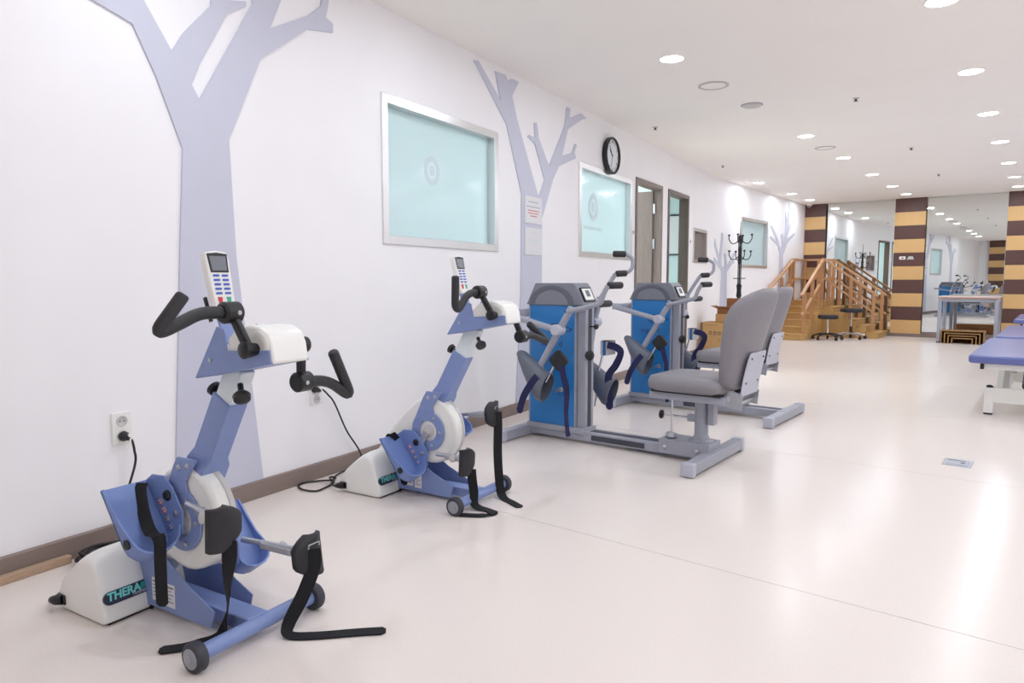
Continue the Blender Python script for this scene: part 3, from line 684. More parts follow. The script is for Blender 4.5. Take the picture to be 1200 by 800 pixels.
    obj('screen', onhs([(-.023, .117), (.023, .117), (.026, .158), (-.026, .158)], .001, .0017), M_SCREEN, hs, smooth=False)
    for r in range(5):
        for sx in (-1, 1):
            y = .103 - r * .0125; x = sx * .014
            obj('button', onhs(rrect(x - .010, y - .003, x + .010, y + .003, .0025, 3), -.001, .0016), M_BTN, hs, smooth=False)
    obj('stop_button', onhs([(-.019, .022), (-.010, .022), (-.007, .042), (-.021, .042)], -.001, .0018), M_RED, hs, smooth=False)
    obj('start_button', onhs([(.010, .022), (.018, .022), (.021, .042), (.007, .042)], -.001, .0018), M_GREEN, hs, smooth=False)
    # --- arm cranks and handles
    for sd, key in ((-1, 'near'), (1, 'far')):
        h0 = Vector((HP(.118, .858)[0], .085 * sd, HP(.118, .858)[1])); tip = Vector(cfg[key][0])
        cr = obj('arm_crank', MB().beam(h0, Vector((tip.x, .098 * sd, tip.z)), .026, .018, (0, 1, 0)), M_BLACK, R, bevel=.006)
        obj('crank_hub', MB().lathe([(.016, -.02), (.02, 0), (.022, .018), (.012, .024)], h0 - Vector((0, .0, 0)), (0, sd, 0), 18), M_BLACK, cr)
        obj('swivel_joint', MB().lathe([(.022, -.03), (.028, -.024), (.028, .018), (.022, .024)], (tip.x, .105 * sd, tip.z), (0, sd, 0), 20), M_BLACK, cr)
        obj('crank_screw', MB().lathe([(.006, 0), (.006, .003), (.001, .004)], (tip.x + .026, .095 * sd, tip.z), (1, 0, 0), 10), M_ZINC, cr)
        path = [Vector(p) for p in cfg[key]]; path[0].y = .105 * sd
        obj('handle_grip', MB().tube(path, .0158, 16, round_=.045, dome=True), M_FOAM, R)
    # --- feet
    foot_shell(R, cfg['toe_near'], -1, cfg['tray_strap'])
    foot_shell(R, cfg['toe_far'], 1, None)
    calf_pad(R, cfg['rod_near'], cfg['pad_near'], -1, cfg['strap_near'], .05)
    calf_pad(R, cfg['rod_far'], cfg['pad_far'], 1, cfg['strap_far'], -.12)
    return R
YW = (0, 1, 0)
trainer('blue and white arm-and-leg trainer nearest the camera, its strap flat on the floor', (1.05, 1.25, 0), dict(
    lift=-.035,
    near=[(.055, -.11, .922), (.055, -.188, .925), (.06, -.245, .902), (.062, -.312, .878), (.095, -.255, .972)],
    far=[(.085, .11, .722), (.085, .20, .714), (.088, .292, .648), (.105, .20, .80)],
    toe_near=(-.385, .418), toe_far=(-.345, .285),
    tray_strap=([(.012, -.10, .014), (.035, -.112, .010), (.10, -.128, .012), (.165, -.145, .035), (.20, -.155, .078)], [(-.195, -.162, .235), (-.202, -.158, .17), (-.206, -.155, .105)]),
    rod_near=(-.165, -.095, .385), pad_near=(.045, -.125, .366), rod_far=(-.19, .10, .215), pad_far=(.075, .125, .208),
    strap_near=([(.042, -.12, .33), (.035, -.115, .29), (.0, -.10, .20), (-.06, -.06, .08), (-.10, -.05, .006), (-.112, -.10, .005), (-.13, -.145, .005), (-.172, -.192, .005)],
                [(.86, .5, 0), (.86, .5, 0), (.9, -.2, 0), (.7, -.7, 0), (1, 0, 0), (1, .1, 0), (1, .1, 0), (1, -.3, 0)]),
    strap_far=([(.092, .12, .235), (.098, .115, .19), (.08, .09, .11), (.055, .055, .03), (.07, .045, .006), (.13, .08, .004), (.22, .155, .004), (.285, .205, .004)],
               [(.86, .5, 0), (.86, .5, 0), (.86, .5, 0), (.3, .9, 0), (-.5, .7, 0), (-.62, .7, 0), (-.62, .7, 0), (-.62, .7, 0)])))
trainer('blue and white arm-and-leg trainer further along the wall, beside the grey machines', (.935, 2.565, 0), dict(
    lift=0.0,
    near=[(.065, -.11, .956), (.055, -.176, .952), (.055, -.245, .885), (.06, -.275, .90), (.07, -.285, 1.024)],
    far=[(.155, .11, .757), (.155, .185, .759), (.16, .35, .712), (.135, .2, .808)],
    toe_near=(-.41, .29), toe_far=(-.335, .435),
    tray_strap=([(.03, -.12, .012), (.0, -.135, .010)], [(-.425, -.125, .26), (-.37, -.118, .16), (-.345, -.112, .06)]),
    rod_near=(-.17, -.10, .225), pad_near=(.03, -.13, .226), rod_far=(-.19, .10, .37), pad_far=(.0, .12, .385),
    strap_near=([(.034, -.125, .19), (.034, -.12, .15), (.03, -.10, .08), (.03, -.09, .02), (.09, -.08, .005), (.13, -.10, .006), (.10, -.15, .005), (.01, -.19, .004)],
                [(.86, .5, 0), (.86, .5, 0), (.6, .8, 0), (.3, .9, 0), (.1, .9, 0), (.8, .5, 0), (.2, .9, 0), (.2, .9, 0)]),
    strap_far=([(.014, .12, .40), (.02, .118, .34), (.02, .115, .2), (.035, .11, .05), (.06, .10, .008), (.12, .07, .004), (.19, .03, .004)],
               [(.86, .5, 0)] * 4 + [(.5, .9, 0), (.4, .9, 0), (.4, .9, 0)])))

# ---- mains cables
def cable(name, pts, label, r=.0045, plug=None):
    t = thing(name, label, 'cable', pts[0]); o = Vector(pts[0])
    P = [Vector(p) - o for p in pts]; PP = []
    for i in range(len(P) - 1):
        a, b, c, d = P[max(i - 1, 0)], P[i], P[i + 1], P[min(i + 2, len(P) - 1)]
        for k in range(8):
            q = k / 8; PP.append(0.5 * ((2 * b) + (c - a) * q + (2 * a - 5 * b + 4 * c - d) * q * q + (3 * b - a - 3 * c + d) * q ** 3))
    PP.append(P[-1])
    obj('cord', MB().tube(PP, r, 8), M_BLACK, t)
    obj('plug_body', MB().lathe([(.019, 0), (.019, .012), (.014, .02), (.010, .034), (.006, .045)], (-.02, 0, 0), (1, .0, -.15), 16), M_BLACK, t)
    obj('cord_tag', MB().box((-.006, -.008, -.012), (.006, .008, .022), Matrix.Translation(PP[7] + Vector((.0, .0, -.004)))), M_WHITE, t, bevel=.002)
coil = []
for k in range(60):
    a = k * .62; rr = .085 + .012 * math.sin(k * 1.7); coil.append((.118 + rr * .68 * math.cos(a), 1.345 + rr * 1.1 * math.sin(a), .008 + .034 * (k / 60)))
cable('mains_cable', [(.034, 1.483, .414), (.055, 1.49, .405), (.06, 1.497, .36), (.045, 1.505, .30), (.035, 1.46, .15), (.04, 1.445, .03), (.06, 1.44, .008)] + coil + [(.2, 1.25, .008), (.26, 1.14, .008), (.32, 1.06, .012), (.352, 1.044, .024)],
      'black mains cable from the double socket, coiled on the floor by the nearest trainer')
cable('mains_cable', [(.034, 2.452, .465), (.05, 2.465, .468), (.05, 2.51, .43), (.04, 2.565, .375), (.035, 2.65, .22), (.035, 2.745, .09), (.04, 2.76, .012), (.06, 2.70, .008), (.05, 2.60, .010), (.09, 2.50, .012), (.155, 2.43, .01), (.165, 2.37, .006), (.17, 2.30, .006), (.10, 2.285, .006), (.035, 2.315, .006), (.02, 2.37, .006), (.06, 2.42, .008), (.14, 2.44, .02), (.15, 2.42, .028), (.10, 2.46, .024), (.12, 2.48, .018), (.17, 2.40, .02), (.232, 2.36, .024)],
      'black mains cable looping on the floor behind the second trainer')
stick = obj('timber_strip', MB().box((.016, -.3, 0.0), (.045, 1.262, .028)), M_TIMBER, bevel=.003)
tag(stick, 'bare wooden strip lying on the floor against the baseboard', 'wood strip')

# ================================================================= LEG AND ARM ERGOMETERS
def boot(root, c, side, ax):
    """grey foot scoop: open mouth towards +x, long toe tongue up and back"""
    o = Vector(c); d = Vector(ax).normalized(); up = Vector((-d.z, 0, d.x))  # d: mouth direction, up: perpendicular in xz
    rings = []
    N = 20
    for t, w_, h_, sh in ((-.215, .030, .018, .125), (-.19, .045, .034, .115), (-.13, .055, .060, .075), (-.06, .062, .082, .03), (0, .066, .096, 0), (.045, .066, .100, 0)):
        rings.append([o + d * t + up * (sh + h_ * math.sin(a)) + Vector((0, w_ * math.cos(a), 0)) for a in (2 * math.pi * k / N for k in range(N))])
    inner = [[o + (p - o) * .9 + d * (.006) for p in r] for r in (rings[5], rings[4], rings[3], rings[2])]
    mb = MB(); mb.loft(rings + inner)
    b = obj('foot_boot', mb, M_BOOT, root, angle=60)
    return b
def ergometer(label, loc, rz, seat_dx):
    R = thing('arm_leg_ergometer', label, 'exercise machine', loc, rz, 'grey seated arm and leg machines')
    # base
    base = obj('base_rail', MB().box((0, -.065, .02), (1.24, .065, .075)), M_GREY, R, bevel=.004)
    for a, b in ((.47, .83),): obj('rail_slot', MB().box((a, -.0662, .03), (b, -.064, .062)), M_SLOT, base, smooth=False)
    obj('rail_slot', MB().box((.44, -.03, .0745), (1.2, .03, .0765)), M_SLOT, base, smooth=False)
    for x, y0, y1 in ((-.02, -.33, .33), (1.23, -.36, .34)):
        cb = obj('crossbar', MB().box((x - .032, y0, .012), (x + .032, y1, .072)), M_GREY, R, bevel=.005)
        for y in (y0, y1):
            sg = -1 if y < 0 else 1
            obj('end_cap', MB().box((x - .035, min(y, y + .02 * sg) - .012, .004), (x + .035, max(y, y + .02 * sg) + .012, .076)), M_PLATE, cb, bevel=.006)
            obj('foot_pad', MB().lathe([(.02, 0), (.02, .012)], (x, y * .92, 0), (0, 0, 1), 12), M_RUBBER, cb)
    # console
    con = obj('console_body', MB().box((0, -.072, .07), (.355, .072, .86)), M_GREY, R, bevel=.004)
    obj('console_base', MB().box((-.01, -.078, .06), (.42, .078, .095)), M_GREY, R, bevel=.003)
    hd = [(-.008, .86), (.06, .992), (.345, .992), (.365, .97), (.415, .868), (.415, .855), (-.008, .855)]
    hood = obj('console_hood', MB().prism(hd, -.085, .085, XZ), M_GREYD, R, bevel=.008, seg=2)
    for sd in (-1, 1):
        pn = obj('side_panel', MB().box((.015, .072 * sd if sd > 0 else -.077, .098), (.35, .077 if sd > 0 else -.072, .852)), M_PANEL, R, smooth=False, bevel=.001, seg=1)
        # arched groove pressed into the hood
        N = 24; loops = []
        for r, yy in ((.165, .0855), (.165, .088), (.145, .0895), (.125, .088), (.125, .0855)):
            loops.append([(.183 + r * math.cos(math.pi * k / N), yy * sd, .862 + r * .70 * math.sin(math.pi * k / N)) for k in range(N + 1)])
        mb = MB(); o_ = 0
        for i in range(len(loops) - 1):
            a, b = loops[i], loops[i + 1]
            mb.add(a + b, [(j, j + 1, N + 2 + j, N + 1 + j) for j in range(N)])
        obj('hood_arch', mb, M_GREYDD, hood)
        # printed swirl and lettering on the panel
        if sd < 0:
            mz = frame_m((.215, -.0778, .705), (1, 0, 0), (0, 0, 1))
            for rx, rz_, ox in ((.06, .036, 0), (.034, .022, .022), (.075, .018, .045)):
                loops = []
                for r, h in ((1, 0), (1, .001), (.86, .001), (.86, 0)):
                    loops.append([mz @ Vector((ox + rx * r * math.cos(t), rz_ * (r if r == 1 else r * .92) * math.sin(t), h)) for t in (2 * math.pi * k / 24 for k in range(24))])
                obj('panel_swirl', MB().loft(loops, caps=False, closed=True), M_PANELT, pn, smooth=False)
            text('panel_lettering', 'super d', .055, M_PANELT, pn, frame_m((.18, -.0778, .612), (1, 0, 0), (0, 0, 1)), ext=.0005)
    post = obj('front_post', MB().box((.357, -.05, .07), (.415, .05, .86)), M_GREY, R, bevel=.004)
    obj('post_channel', MB().box((.4145, -.02, .1), (.4165, .02, .84)), M_SLOT, post, smooth=False)
    # display on the sloping face
    sl = Vector((.05, 0, -.102)).normalized(); nr = Vector((.102, 0, .05)).normalized(); dc = Vector((.390, 0, .919)) + nr * .003
    dm = frame_m(dc, (0, 1, 0), tuple(-sl))
    def ond(poly, lo, hi): return MB().prism(poly, lo, hi, lambda x, y, h: dm @ Vector((x, y, h)))
    ds = obj('display_bezel', ond(rrect(-.062, -.048, .062, .048, .008), -.004, .006), M_BLACK, R, bevel=.001, seg=1)
    obj('display_plate', ond(rrect(-.05, -.038, .05, .038, .005), .005, .0075), M_WHITE, ds, smooth=False)
    obj('display_screen', ond(rrect(-.022, -.016, .022, .026, .004), .007, .0085), M_SCREEN, ds, smooth=False)
    # rear yoke behind the console and push links
    obj('rear_yoke', MB().box((-.11, -.19, .775), (-.03, .19, .825)), M_PLATE, R, bevel=.004)
    for sd, hi in ((-1, False), (1, True)):
        y = .205 * sd
        piv = Vector((.40, y, .83)); jo = Vector((.325, y, .712)); lo = Vector((.16, y, .44))
        if hi: piv = Vector((.36, y, .88)); jo = Vector((.32, y, .74)); lo = Vector((.27, y, .42))
        obj('swing_lever', MB().tube([piv + (piv - jo).normalized() * .02, jo, lo], .021, 16), M_GREY, R)
        lk = obj('push_link', MB().tube([jo + Vector((0, .03 * -sd * -1, 0)), Vector((-.07, y + .03 * sd, .80))], .019, 14), M_GREY, R)
        obj('link_boss', MB().lathe([(.03, -.024), (.034, -.018), (.034, .05), (.028, .056), (.001, .057)], jo, (0, sd, 0), 22), M_PLATE, lk)
        obj('pivot_axle', MB().cyl((piv.x, .02 * sd, piv.z), (piv.x, y, piv.z), .014, 12), M_GREY, R)
        # handle tube with two foam grips
        if not hi:
            path = [(.385, y - .01, .822), (.60, y, .872), (.612, y, .885), (.628, y, .935), (.655, y, .978)]
            g1 = ((.600, y, .872), (.600, y + .125, .872)); g2 = ((.655, y, .978), (.69, y + .10, .980))
        else:
            path = [(.36, y, .88), (.42, y + .01, .98), (.465, y + .02, 1.05)]
            g1 = ((.465, y + .02, 1.05), (.515, y + .075, 1.054)); g2 = ((.42, y + .06, 1.178), (.495, y + .10, 1.176))
        ht = obj('handle_tube', MB().tube(path, .0145, 12, round_=.03), M_GREY, R)
        if hi: obj('handle_bow', MB().tube([(.51, y + .075, 1.054), (.54, y + .10, 1.08), (.54, y + .11, 1.15), (.495, y + .10, 1.176)], .0125, 12, round_=.03), M_GREY, ht)
        else: obj('tube_plug', MB().lathe([(.0135, 0), (.0135, .004), (.001, .005)], (.383, y - .01, .8215), (-.97, 0, -.22), 12), M_BLACK, ht)
        for g in (g1, g2):
            obj('foam_grip', MB().tube([g[0], Vector(g[0]).lerp(Vector(g[1]), .5), g[1]], .0205, 14, dome=2), M_FOAM, ht)
        # boot, calf rod and pad
        if not hi:
            boot(R, (.205, y - .02, .37), sd, (.90, 0, -.30))
            rod = obj('calf_rod', MB().tube([(.24, y - .02, .39), (.345, y - .02, .565)], .007, 10), M_CHROME, R)
            pd = obj('calf_pad', MB().prism(rrect(-.052, -.05, .052, .05, .022), -.014, .014, lambda a, b, h: Vector((.345, y - .035, .53)) + Vector((.72, 0, -.69)) * a + Vector((.69, 0, .72)) * b + Vector((.0, 1, 0)) * h), M_BLACK, rod, bevel=.005)
            obj('calf_strap', MB().ribbon([(.375, y - .05, .50), (.385, y - .045, .44), (.40, y - .03, .35), (.395, y - .03, .22), (.405, y - .03, .12), (.415, y - .03, .075)], .036, .003, [(.7, .2, -.6), (.8, .3, -.3), (.5, .8, 0), (.15, 1, 0), (.1, 1, 0), (.3, .9, 0)]), M_NAVY, pd)
            obj('boot_strap', MB().ribbon([(.215, y - .078, .43), (.17, y - .088, .37), (.12, y - .088, .29), (.085, y - .085, .19)], .045, .003, [(.9, 0, .3), (.85, .1, -.3), (.9, .1, -.3), (.95, 0, -.2)]), M_NAVY, R)
            obj('mount_bolt', MB().lathe([(.016, 0), (.016, .03), (.01, .034), (.01, .09), (.001, .09)], (.27, -.075, .33), (0, -1, 0), 14), M_ZINC, R)
        else:
            boot(R, (.41, y + .02, .30), sd, (.9, 0, -.25))
            rod = obj('calf_rod', MB().tube([(.335, y, .19), (.365, y, .44), (.40, y + .01, .60)], .007, 10), M_CHROME, R)
            N = 12; rings = []
            for r in (.062, .058):
                pass
            outer = [[Vector((.425, y + .03, z)) + Vector((-math.cos(t) * .062, math.sin(t) * .062, 0)) for t in (math.radians(-95 + 190 * k / N) for k in range(N + 1))] for z in (.53, .62)]
            inn = [[Vector((.425, y + .03, z)) + Vector((-math.cos(t) * .058, math.sin(t) * .058, 0)) for t in (math.radians(-95 + 190 * k / N) for k in range(N + 1))] for z in (.62, .53)]
            obj('calf_cuff', MB().loft([outer[0], outer[1], inn[0], inn[1]], caps=False, closed=True), M_CHROME, rod)
            obj('calf_strap', MB().ribbon([(.44, y - .03, .60), (.50, y - .02, .585), (.525, y - .01, .55), (.49, y - .01, .47), (.445, y - .02, .40), (.45, y - .02, .30), (.45, y - .01, .18)], .045, .003, [(0, .2, 1), (.2, .2, 1), (.5, .6, .6), (.8, .5, -.3), (.8, .5, -.2), (.8, .5, 0), (.8, .5, 0)]), M_NAVY, R)
    obj('adjust_knob', MB().lathe([(.008, 0), (.008, .02), (.03, .022), (.032, .036), (.02, .042)], (.413, -.03, .55), (1, -.5, 0), 10), M_BLACK, R)
    obj('ball_knob', MB().lathe([(.004, 0), (.004, .03), (.012, .032), (.018, .044), (.012, .056), (.001, .06)], (.415, 0, .725), (1, 0, 0), 14), M_BLACK, R)
    # --- seat carriage
    X = seat_dx
    car = obj('seat_carriage', MB().box((.86 + X, -.085, .028), (1.16 + X, .085, .112)), M_GREY, R, bevel=.004)
    for x in (.9, 1.09):
        obj('bolt', MB().lathe([(.013, 0), (.013, .006), (.007, .012), (.001, .013)], (x + X, -.085, .066), (0, -1, 0), 10), M_ZINC, car)
    colm = obj('seat_column', MB().tube([(1.08 + X, 0, .10), (1.08 + X, 0, .335)], .038, 20), M_GREY, R)
    obj('column_flange', MB().lathe([(.07, .11), (.07, .118), (.045, .126), (.039, .15)], (1.08 + X, 0, 0), (0, 0, 1), 24), M_GREY, colm)
    obj('stop_block', MB().box((1.125 + X, -.03, .21), (1.16 + X, .03, .335)), M_GREY, colm, bevel=.003)
    obj('lock_collar', MB().beam((1.00 + X, 0, .235), (1.06 + X, 0, .235), .035, .04), M_GREY, colm, bevel=.004)
    lr = obj('lock_rod', MB().tube([(.86 + X, 0, .235), (1.02 + X, 0, .235)], .006, 10), M_CHROME, R)
    obj('lock_knob', MB().lathe([(.012, 0), (.026, .006), (.026, .018), (.012, .024)], (.85 + X, 0, .235), (-1, 0, 0), 10), M_BLACK, lr)
    vr = obj('height_rod', MB().tube([(.915 + X, -.03, .12), (.915 + X, -.03, .365)], .006, 10), M_CHROME, R)
    obj('height_lever', MB().box((.85 + X, -.05, .350), (.95 + X, -.03, .362)), M_BLACK, vr, bevel=.003)
    obj('pivot_clamp', MB().lathe([(.03, 0), (.036, .01), (.03, .03), (.012, .036)], (.915 + X, -.03, .112), (0, 0, 1), 8), M_ZINC, vr)
    obj('seat_frame', MB().box((.84 + X, -.17, .355), (1.27 + X, .17, .395)), M_GREY, R, bevel=.004)
    # cushion: superellipse loft along z
    def sring(cx_, cy_, a, b, z, n=28, e=.38, tx=0.0):
        out = []
        for k in range(n):
            t = 2 * math.pi * k / n; cc, sn = math.cos(t), math.sin(t)
            out.append(Vector((cx_ + a * math.copysign(abs(cc) ** e, cc), cy_ + b * math.copysign(abs(sn) ** e, sn), z + tx * cc)))
        return out
    cxs = 1.045 + X
    obj('cushion_board', MB().box((.86 + X, -.19, .395), (1.25 + X, .19, .408)), M_BLACK, R, smooth=False)
    obj('seat_cushion', MB().loft([sring(cxs, 0, .205, .205, .405), sring(cxs, 0, .222, .222, .418), sring(cxs, 0, .225, .225, .45), sring(cxs, 0, .215, .212, .478), sring(cxs, 0, .17, .16, .49), sring(cxs, 0, .08, .07, .487)]), M_SEAT, R, angle=70)
    # backrest: loft upwards, leaning back
    rings = []
    for t, hw, th in ((0, .10, .022), (.02, .16, .042), (.08, .182, .050), (.25, .195, .054), (.5, .212, .056), (.70, .222, .054), (.82, .212, .050), (.90, .186, .044), (.96, .14, .034), (1.0, .08, .016)):
        z = .435 + t * .53; xx = 1.285 + X + .055 * t + .10 * t ** 1.6
        ring = []
        for k in range(28):
            a = 2 * math.pi * k / 28; cc, sn = math.cos(a), math.sin(a)
            y = hw * math.copysign(abs(sn) ** .55, sn); bow = -(.03 + .06 * t) * (abs(y) / .21) ** 2.2
            ring.append(Vector((xx + bow + th * math.copysign(abs(cc) ** .5, cc), y, z)))
        rings.append(ring)
    obj('backrest_cushion', MB().loft(rings), M_SEAT, R, angle=70)
    def bp(y, z): t = (z - .435) / .53; return 1.285 + X + .055 * t + .10 * max(t, 0) ** 1.6 + .052
    mb = MB(); pz = [.40, .45, .50, .55, .60, .632]
    rr_ = []
    for z in pz:
        hw = .135 if z < .62 else .122
        rr_.append([Vector((bp(0, z) + .004 + dx, y, z)) for dx, y in ((0, -hw), (.006, -hw), (.006, hw), (0, hw))])
    bplate = obj('back_plate', mb.loft(rr_), M_PLATE, R, bevel=.003)
    for y in (-.09, .09):
        for z in (.47, .60): obj('bolt', MB().lathe([(.006, 0), (.006, .003), (.001, .004)], (bp(0, z) + .011, y, z), (1, 0, 0), 8), M_SLOT, bplate)
    for sd in (-1, 1):
        br = obj('hinge_bracket', MB().prism([(1.22 + X, .345), (1.345 + X, .33), (1.352 + X, .41), (1.30 + X, .43), (1.25 + X, .425)], .125 * sd, .131 * sd, XZ), M_ZINC, R)
        obj('hinge_pin', MB().lathe([(.018, -.004), (.018, .006), (.001, .008)], (1.27 + X, .131 * sd, .385), (0, sd, 0), 14), M_PLATE, br)
    obj('hinge_bar', MB().tube([(1.315 + X, -.125, .36), (1.315 + X, .125, .36)], .010, 10), M_ZINC, R)
    return R
ergometer('grey seated arm and leg machine with blue console, nearer of the two', (.45, 3.965, 0), -BEND * .9, 0.065)
ergometer('grey seated arm and leg machine with blue console, further of the two', (.585, 5.44, 0), -BEND, -.22)

# ================================================================= FLOOR BOX
fb = thing('floor_box', 'small grey metal access plate set in the floor near the right edge', 'floor box', dn(4.80, 2.25), -BEND)
fb.location = (2.83, 4.49, 0)
obj('frame_plate', MB().prism(rrect(-.068, -.085, .068, .085, .004), -.002, .003, XY), M_FLOORBOX, fb, bevel=.001, seg=1)
obj('lid', MB().prism(rrect(-.05, -.062, .05, .062, .004), .0025, .005, XY), M_FLOORBOX, fb, bevel=.001, seg=1)
obj('lid_slot', MB().box((-.05, .035, .0045), (.035, .045, .0056)), M_SLOT, fb, smooth=False)
obj('lid_handle', MB().box((.015, -.02, .0045), (.035, .005, .0060)), M_SLOT, fb, smooth=False)

# ================================================================= PRACTICE STAIRS
def local_dn(root, d, n, z): return dn(d, n, z) - root.location
def stairs():
    R = thing('practice_stairs', 'wooden corner practice stairs with handrails in front of the mirror', 'stairs', dn(13.9, -.78, 0))
    L = lambda d, n, z: dn(d, n, z) - R.location
    def dbx(name, d0, d1, n0, n1, z0, z1, m, par=R, bev=.004):
        mb = dbox(MB(), d0, d1, n0, n1, z0, z1); mb.v = [tuple(Vector(v) - R.location) for v in mb.v]
        return obj(name, mb, m, par, bevel=bev, seg=1, smooth=False)
    n0, n1 = NW + .03, -.77; h = .11
    dst, td = 12.62, .235
    for k in range(5):
        st = dbx('step', dst + td * k, dst + td * (k + 1), n0, n1, 0, h * (k + 1) - .02, M_WOOD)
        dbx('tread', dst + td * k - .015, dst + td * (k + 1), n0, n1, h * (k + 1) - .02, h * (k + 1), M_WOOD, st)
    dpl = dst + td * 5
    pf = dbx('platform', dpl, 14.62, n0, n1, 0, h * 6 - .02, M_WOOD)
    dbx('platform_deck', dpl - .015, 14.62, n0, n1, h * 6 - .02, h * 6, M_WOOD, pf)
    tn = .185
    for k in range(5):
        zt = h * (5 - k)
        st = dbx('step', dpl, 14.62, n1 + tn * k, n1 + tn * (k + 1), 0, zt - .02, M_WOOD)
        dbx('tread', dpl, 14.62, n1 + tn * k, n1 + tn * (k + 1) + .015, zt - .02, zt, M_WOOD, st)
    nE = n1 + tn * 5; hz = h * 6
    def rail(p0, p1, w_=.055, t_=.035): return obj('handrail', MB().beam(L(*p0), L(*p1), w_, t_), M_RAIL, R, bevel=.006)
    def post(d, n, z0, z1): obj('post', MB().beam(L(d, n, z0), L(d, n, z1), .055, .055, (0, 1, 0)), M_POST, R, bevel=.004, smooth=False)
    RH = .76
    for nn in (n0 + .04, n1 - .02):
        ext = .5 if nn < -1 else .1
        a, b = (dst - ext, nn, h + RH - .1 - (ext - .1) * .1), (dpl + .05, nn, hz + RH)
        rail(a, b); rail((dst - .05, nn, h + RH - .44), (dpl + .05, nn, hz + RH - .36), .045, .03)
        for k in ((.3, 2.3, 4.3, 5.1) if nn > -1 else (2.3, 4.3, 5.1)):
            d = dst + td * k; f = (d - dst) / (dpl - dst); post(d, nn, h * (int(k) + 1) if k < 5 else hz, h + RH - .1 + f * (hz - h + .1) - .0)
    # platform rails: wall side and mirror side
    for z, w_ in ((hz + RH, .055), (hz + RH - .36, .045)):
        rail((dpl + .05, n0 + .04, z), (14.58, n0 + .04, z), w_); rail((14.58, n0 + .04, z), (14.58, n1, z), w_)
    for n in (n0 + .04, (n0 + n1) / 2, n1 - .02): post(14.58, n, hz, hz + RH)
    # descending flight rails
    for dd in (dpl + .03, 14.58):
        rail((dd, n1 - .03, hz + RH), (dd, nE - .02, h + RH - .12)); rail((dd, n1, hz + RH - .36), (dd, nE - .02, h + RH - .46), .045, .03)
        for k in (.5, 2.5, 4.5):
            n = n1 + tn * k; f = (n - n1) / (nE - n1); post(dd, n, h * (5 - int(k)), hz + RH + f * (h - hz - .12))
stairs()

# ================================================================= STOOLS
def stool(label, d, n, seat_z, star_m, r):
    t = thing('rolling_stool', label, 'stool', dn(d, n), 0, 'black rolling stools by the stairs')
    obj('seat', MB().lathe([(r * .6, seat_z - .075), (r * .97, seat_z - .065), (r, seat_z - .05), (r, seat_z - .018), (r * .93, seat_z - .003), (r * .5, seat_z), (.001, seat_z)], (0, 0, 0), (0, 0, 1), 32), M_RUBBER, t)
    ps = obj('gas_post', MB().tube([(0, 0, .10), (0, 0, seat_z - .07)], .014, 14), M_CHROME, t)
    obj('post_sleeve', MB().tube([(0, 0, .09), (0, 0, .22)], .024, 14), M_BLACK if star_m is M_CHROME else M_CHROME, ps)
    for k in range(5):
        a = 2 * math.pi * k / 5 + .4; dx, dy = math.cos(a), math.sin(a)
        lg = obj('star_leg', MB().tube([(0, 0, .105), (dx * .12, dy * .12, .10), (dx * .24, dy * .24, .066)], .016, 10, taper=[1.2, 1.0, .8]), star_m, t)
        c = Vector((dx * .24, dy * .24, .028))
        obj('caster', MB().lathe([(.02, -.018), (.028, -.012), (.028, .012), (.02, .018)], c, (-dy, dx, 0), 16), M_BLACK, lg)
        obj('caster_fork', MB().tube([c + Vector((0, 0, .045)), c + Vector((0, 0, .015))], .012, 8), M_BLACK, lg)
stool('low black rolling stool with black star base by the stairs', 13.1, -.50, .43, M_BLACK, .165)
stool('taller black rolling stool with chrome star base by the stairs', 13.55, -.225, .535, M_CHROME, .185)

# ================================================================= TABLE AND NESTED STEP BOXES
def table():
    t = thing('work_table', 'grey-topped table with metal legs in front of the mirror', 'table', dn(13.95, 1.47), -BEND)
    hw, hd, z = .42, .36, .765
    obj('tabletop', MB().box((-hw, -hd, z - .014), (hw, hd, z)), M_TABLE, t, bevel=.002, seg=1)
    obj('edge_band', MB().box((-hw - .003, -hd - .003, z - .032), (hw + .003, hd + .003, z - .013)), M_EDGE, t, bevel=.002, seg=1)
    for sx in (-1, 1):
        for sy in (-1, 1):
            x, y = sx * (hw - .035), sy * (hd - .035)
            lg = obj('leg', MB().box((x - .025, y - .025, .02), (x + .025, y + .025, z - .03)), M_GREY, t, bevel=.004)
            obj('leg_foot', MB().box((x - .027, y - .027, 0), (x + .027, y + .027, .022)), M_SLOT, lg, bevel=.003)
    for sy in (-1, 1): obj('apron', MB().box((-hw + .06, sy * (hd - .035) - .012, z - .09), (hw - .06, sy * (hd - .035) + .012, z - .032)), M_GREY, t, bevel=.002, seg=1)
    for sx in (-1, 1): obj('apron', MB().box((sx * (hw - .035) - .012, -hd + .06, z - .09), (sx * (hw - .035) + .012, hd - .06, z - .032)), M_GREY, t, bevel=.002, seg=1)
table()
boxes = [(.30, .215, 'largest wooden step box under the table, holding the smaller ones'), (.25, .175, 'second largest of the nested wooden step boxes under the table'),
         (.20, .135, 'third of the nested wooden step boxes under the table'), (.15, .095, 'smallest wooden step box, innermost under the table')]
for i, (hw, hz, lab) in enumerate(boxes):
    t = thing('step_box', lab, 'step box', dn(13.70 , 1.42), -BEND, 'nested step boxes under the table')
    th = .018; y0, y1 = -.14 + i * .002, .14
    obj('top_board', MB().box((-hw, y0, hz - th), (hw, y1, hz)), M_BOXW, t, bevel=.002, seg=1, smooth=False)
    for sx in (-1, 1): obj('side_board', MB().box((min(sx * hw, sx * (hw - th)), y0, 0), (max(sx * hw, sx * (hw - th)), y1, hz - th)), M_BOXW, t, bevel=.002, seg=1, smooth=False)
    obj('back_board', MB().box((-hw + th, y1 - .012, 0), (hw - th, y1, hz - th)), M_CARDD, t, smooth=False)

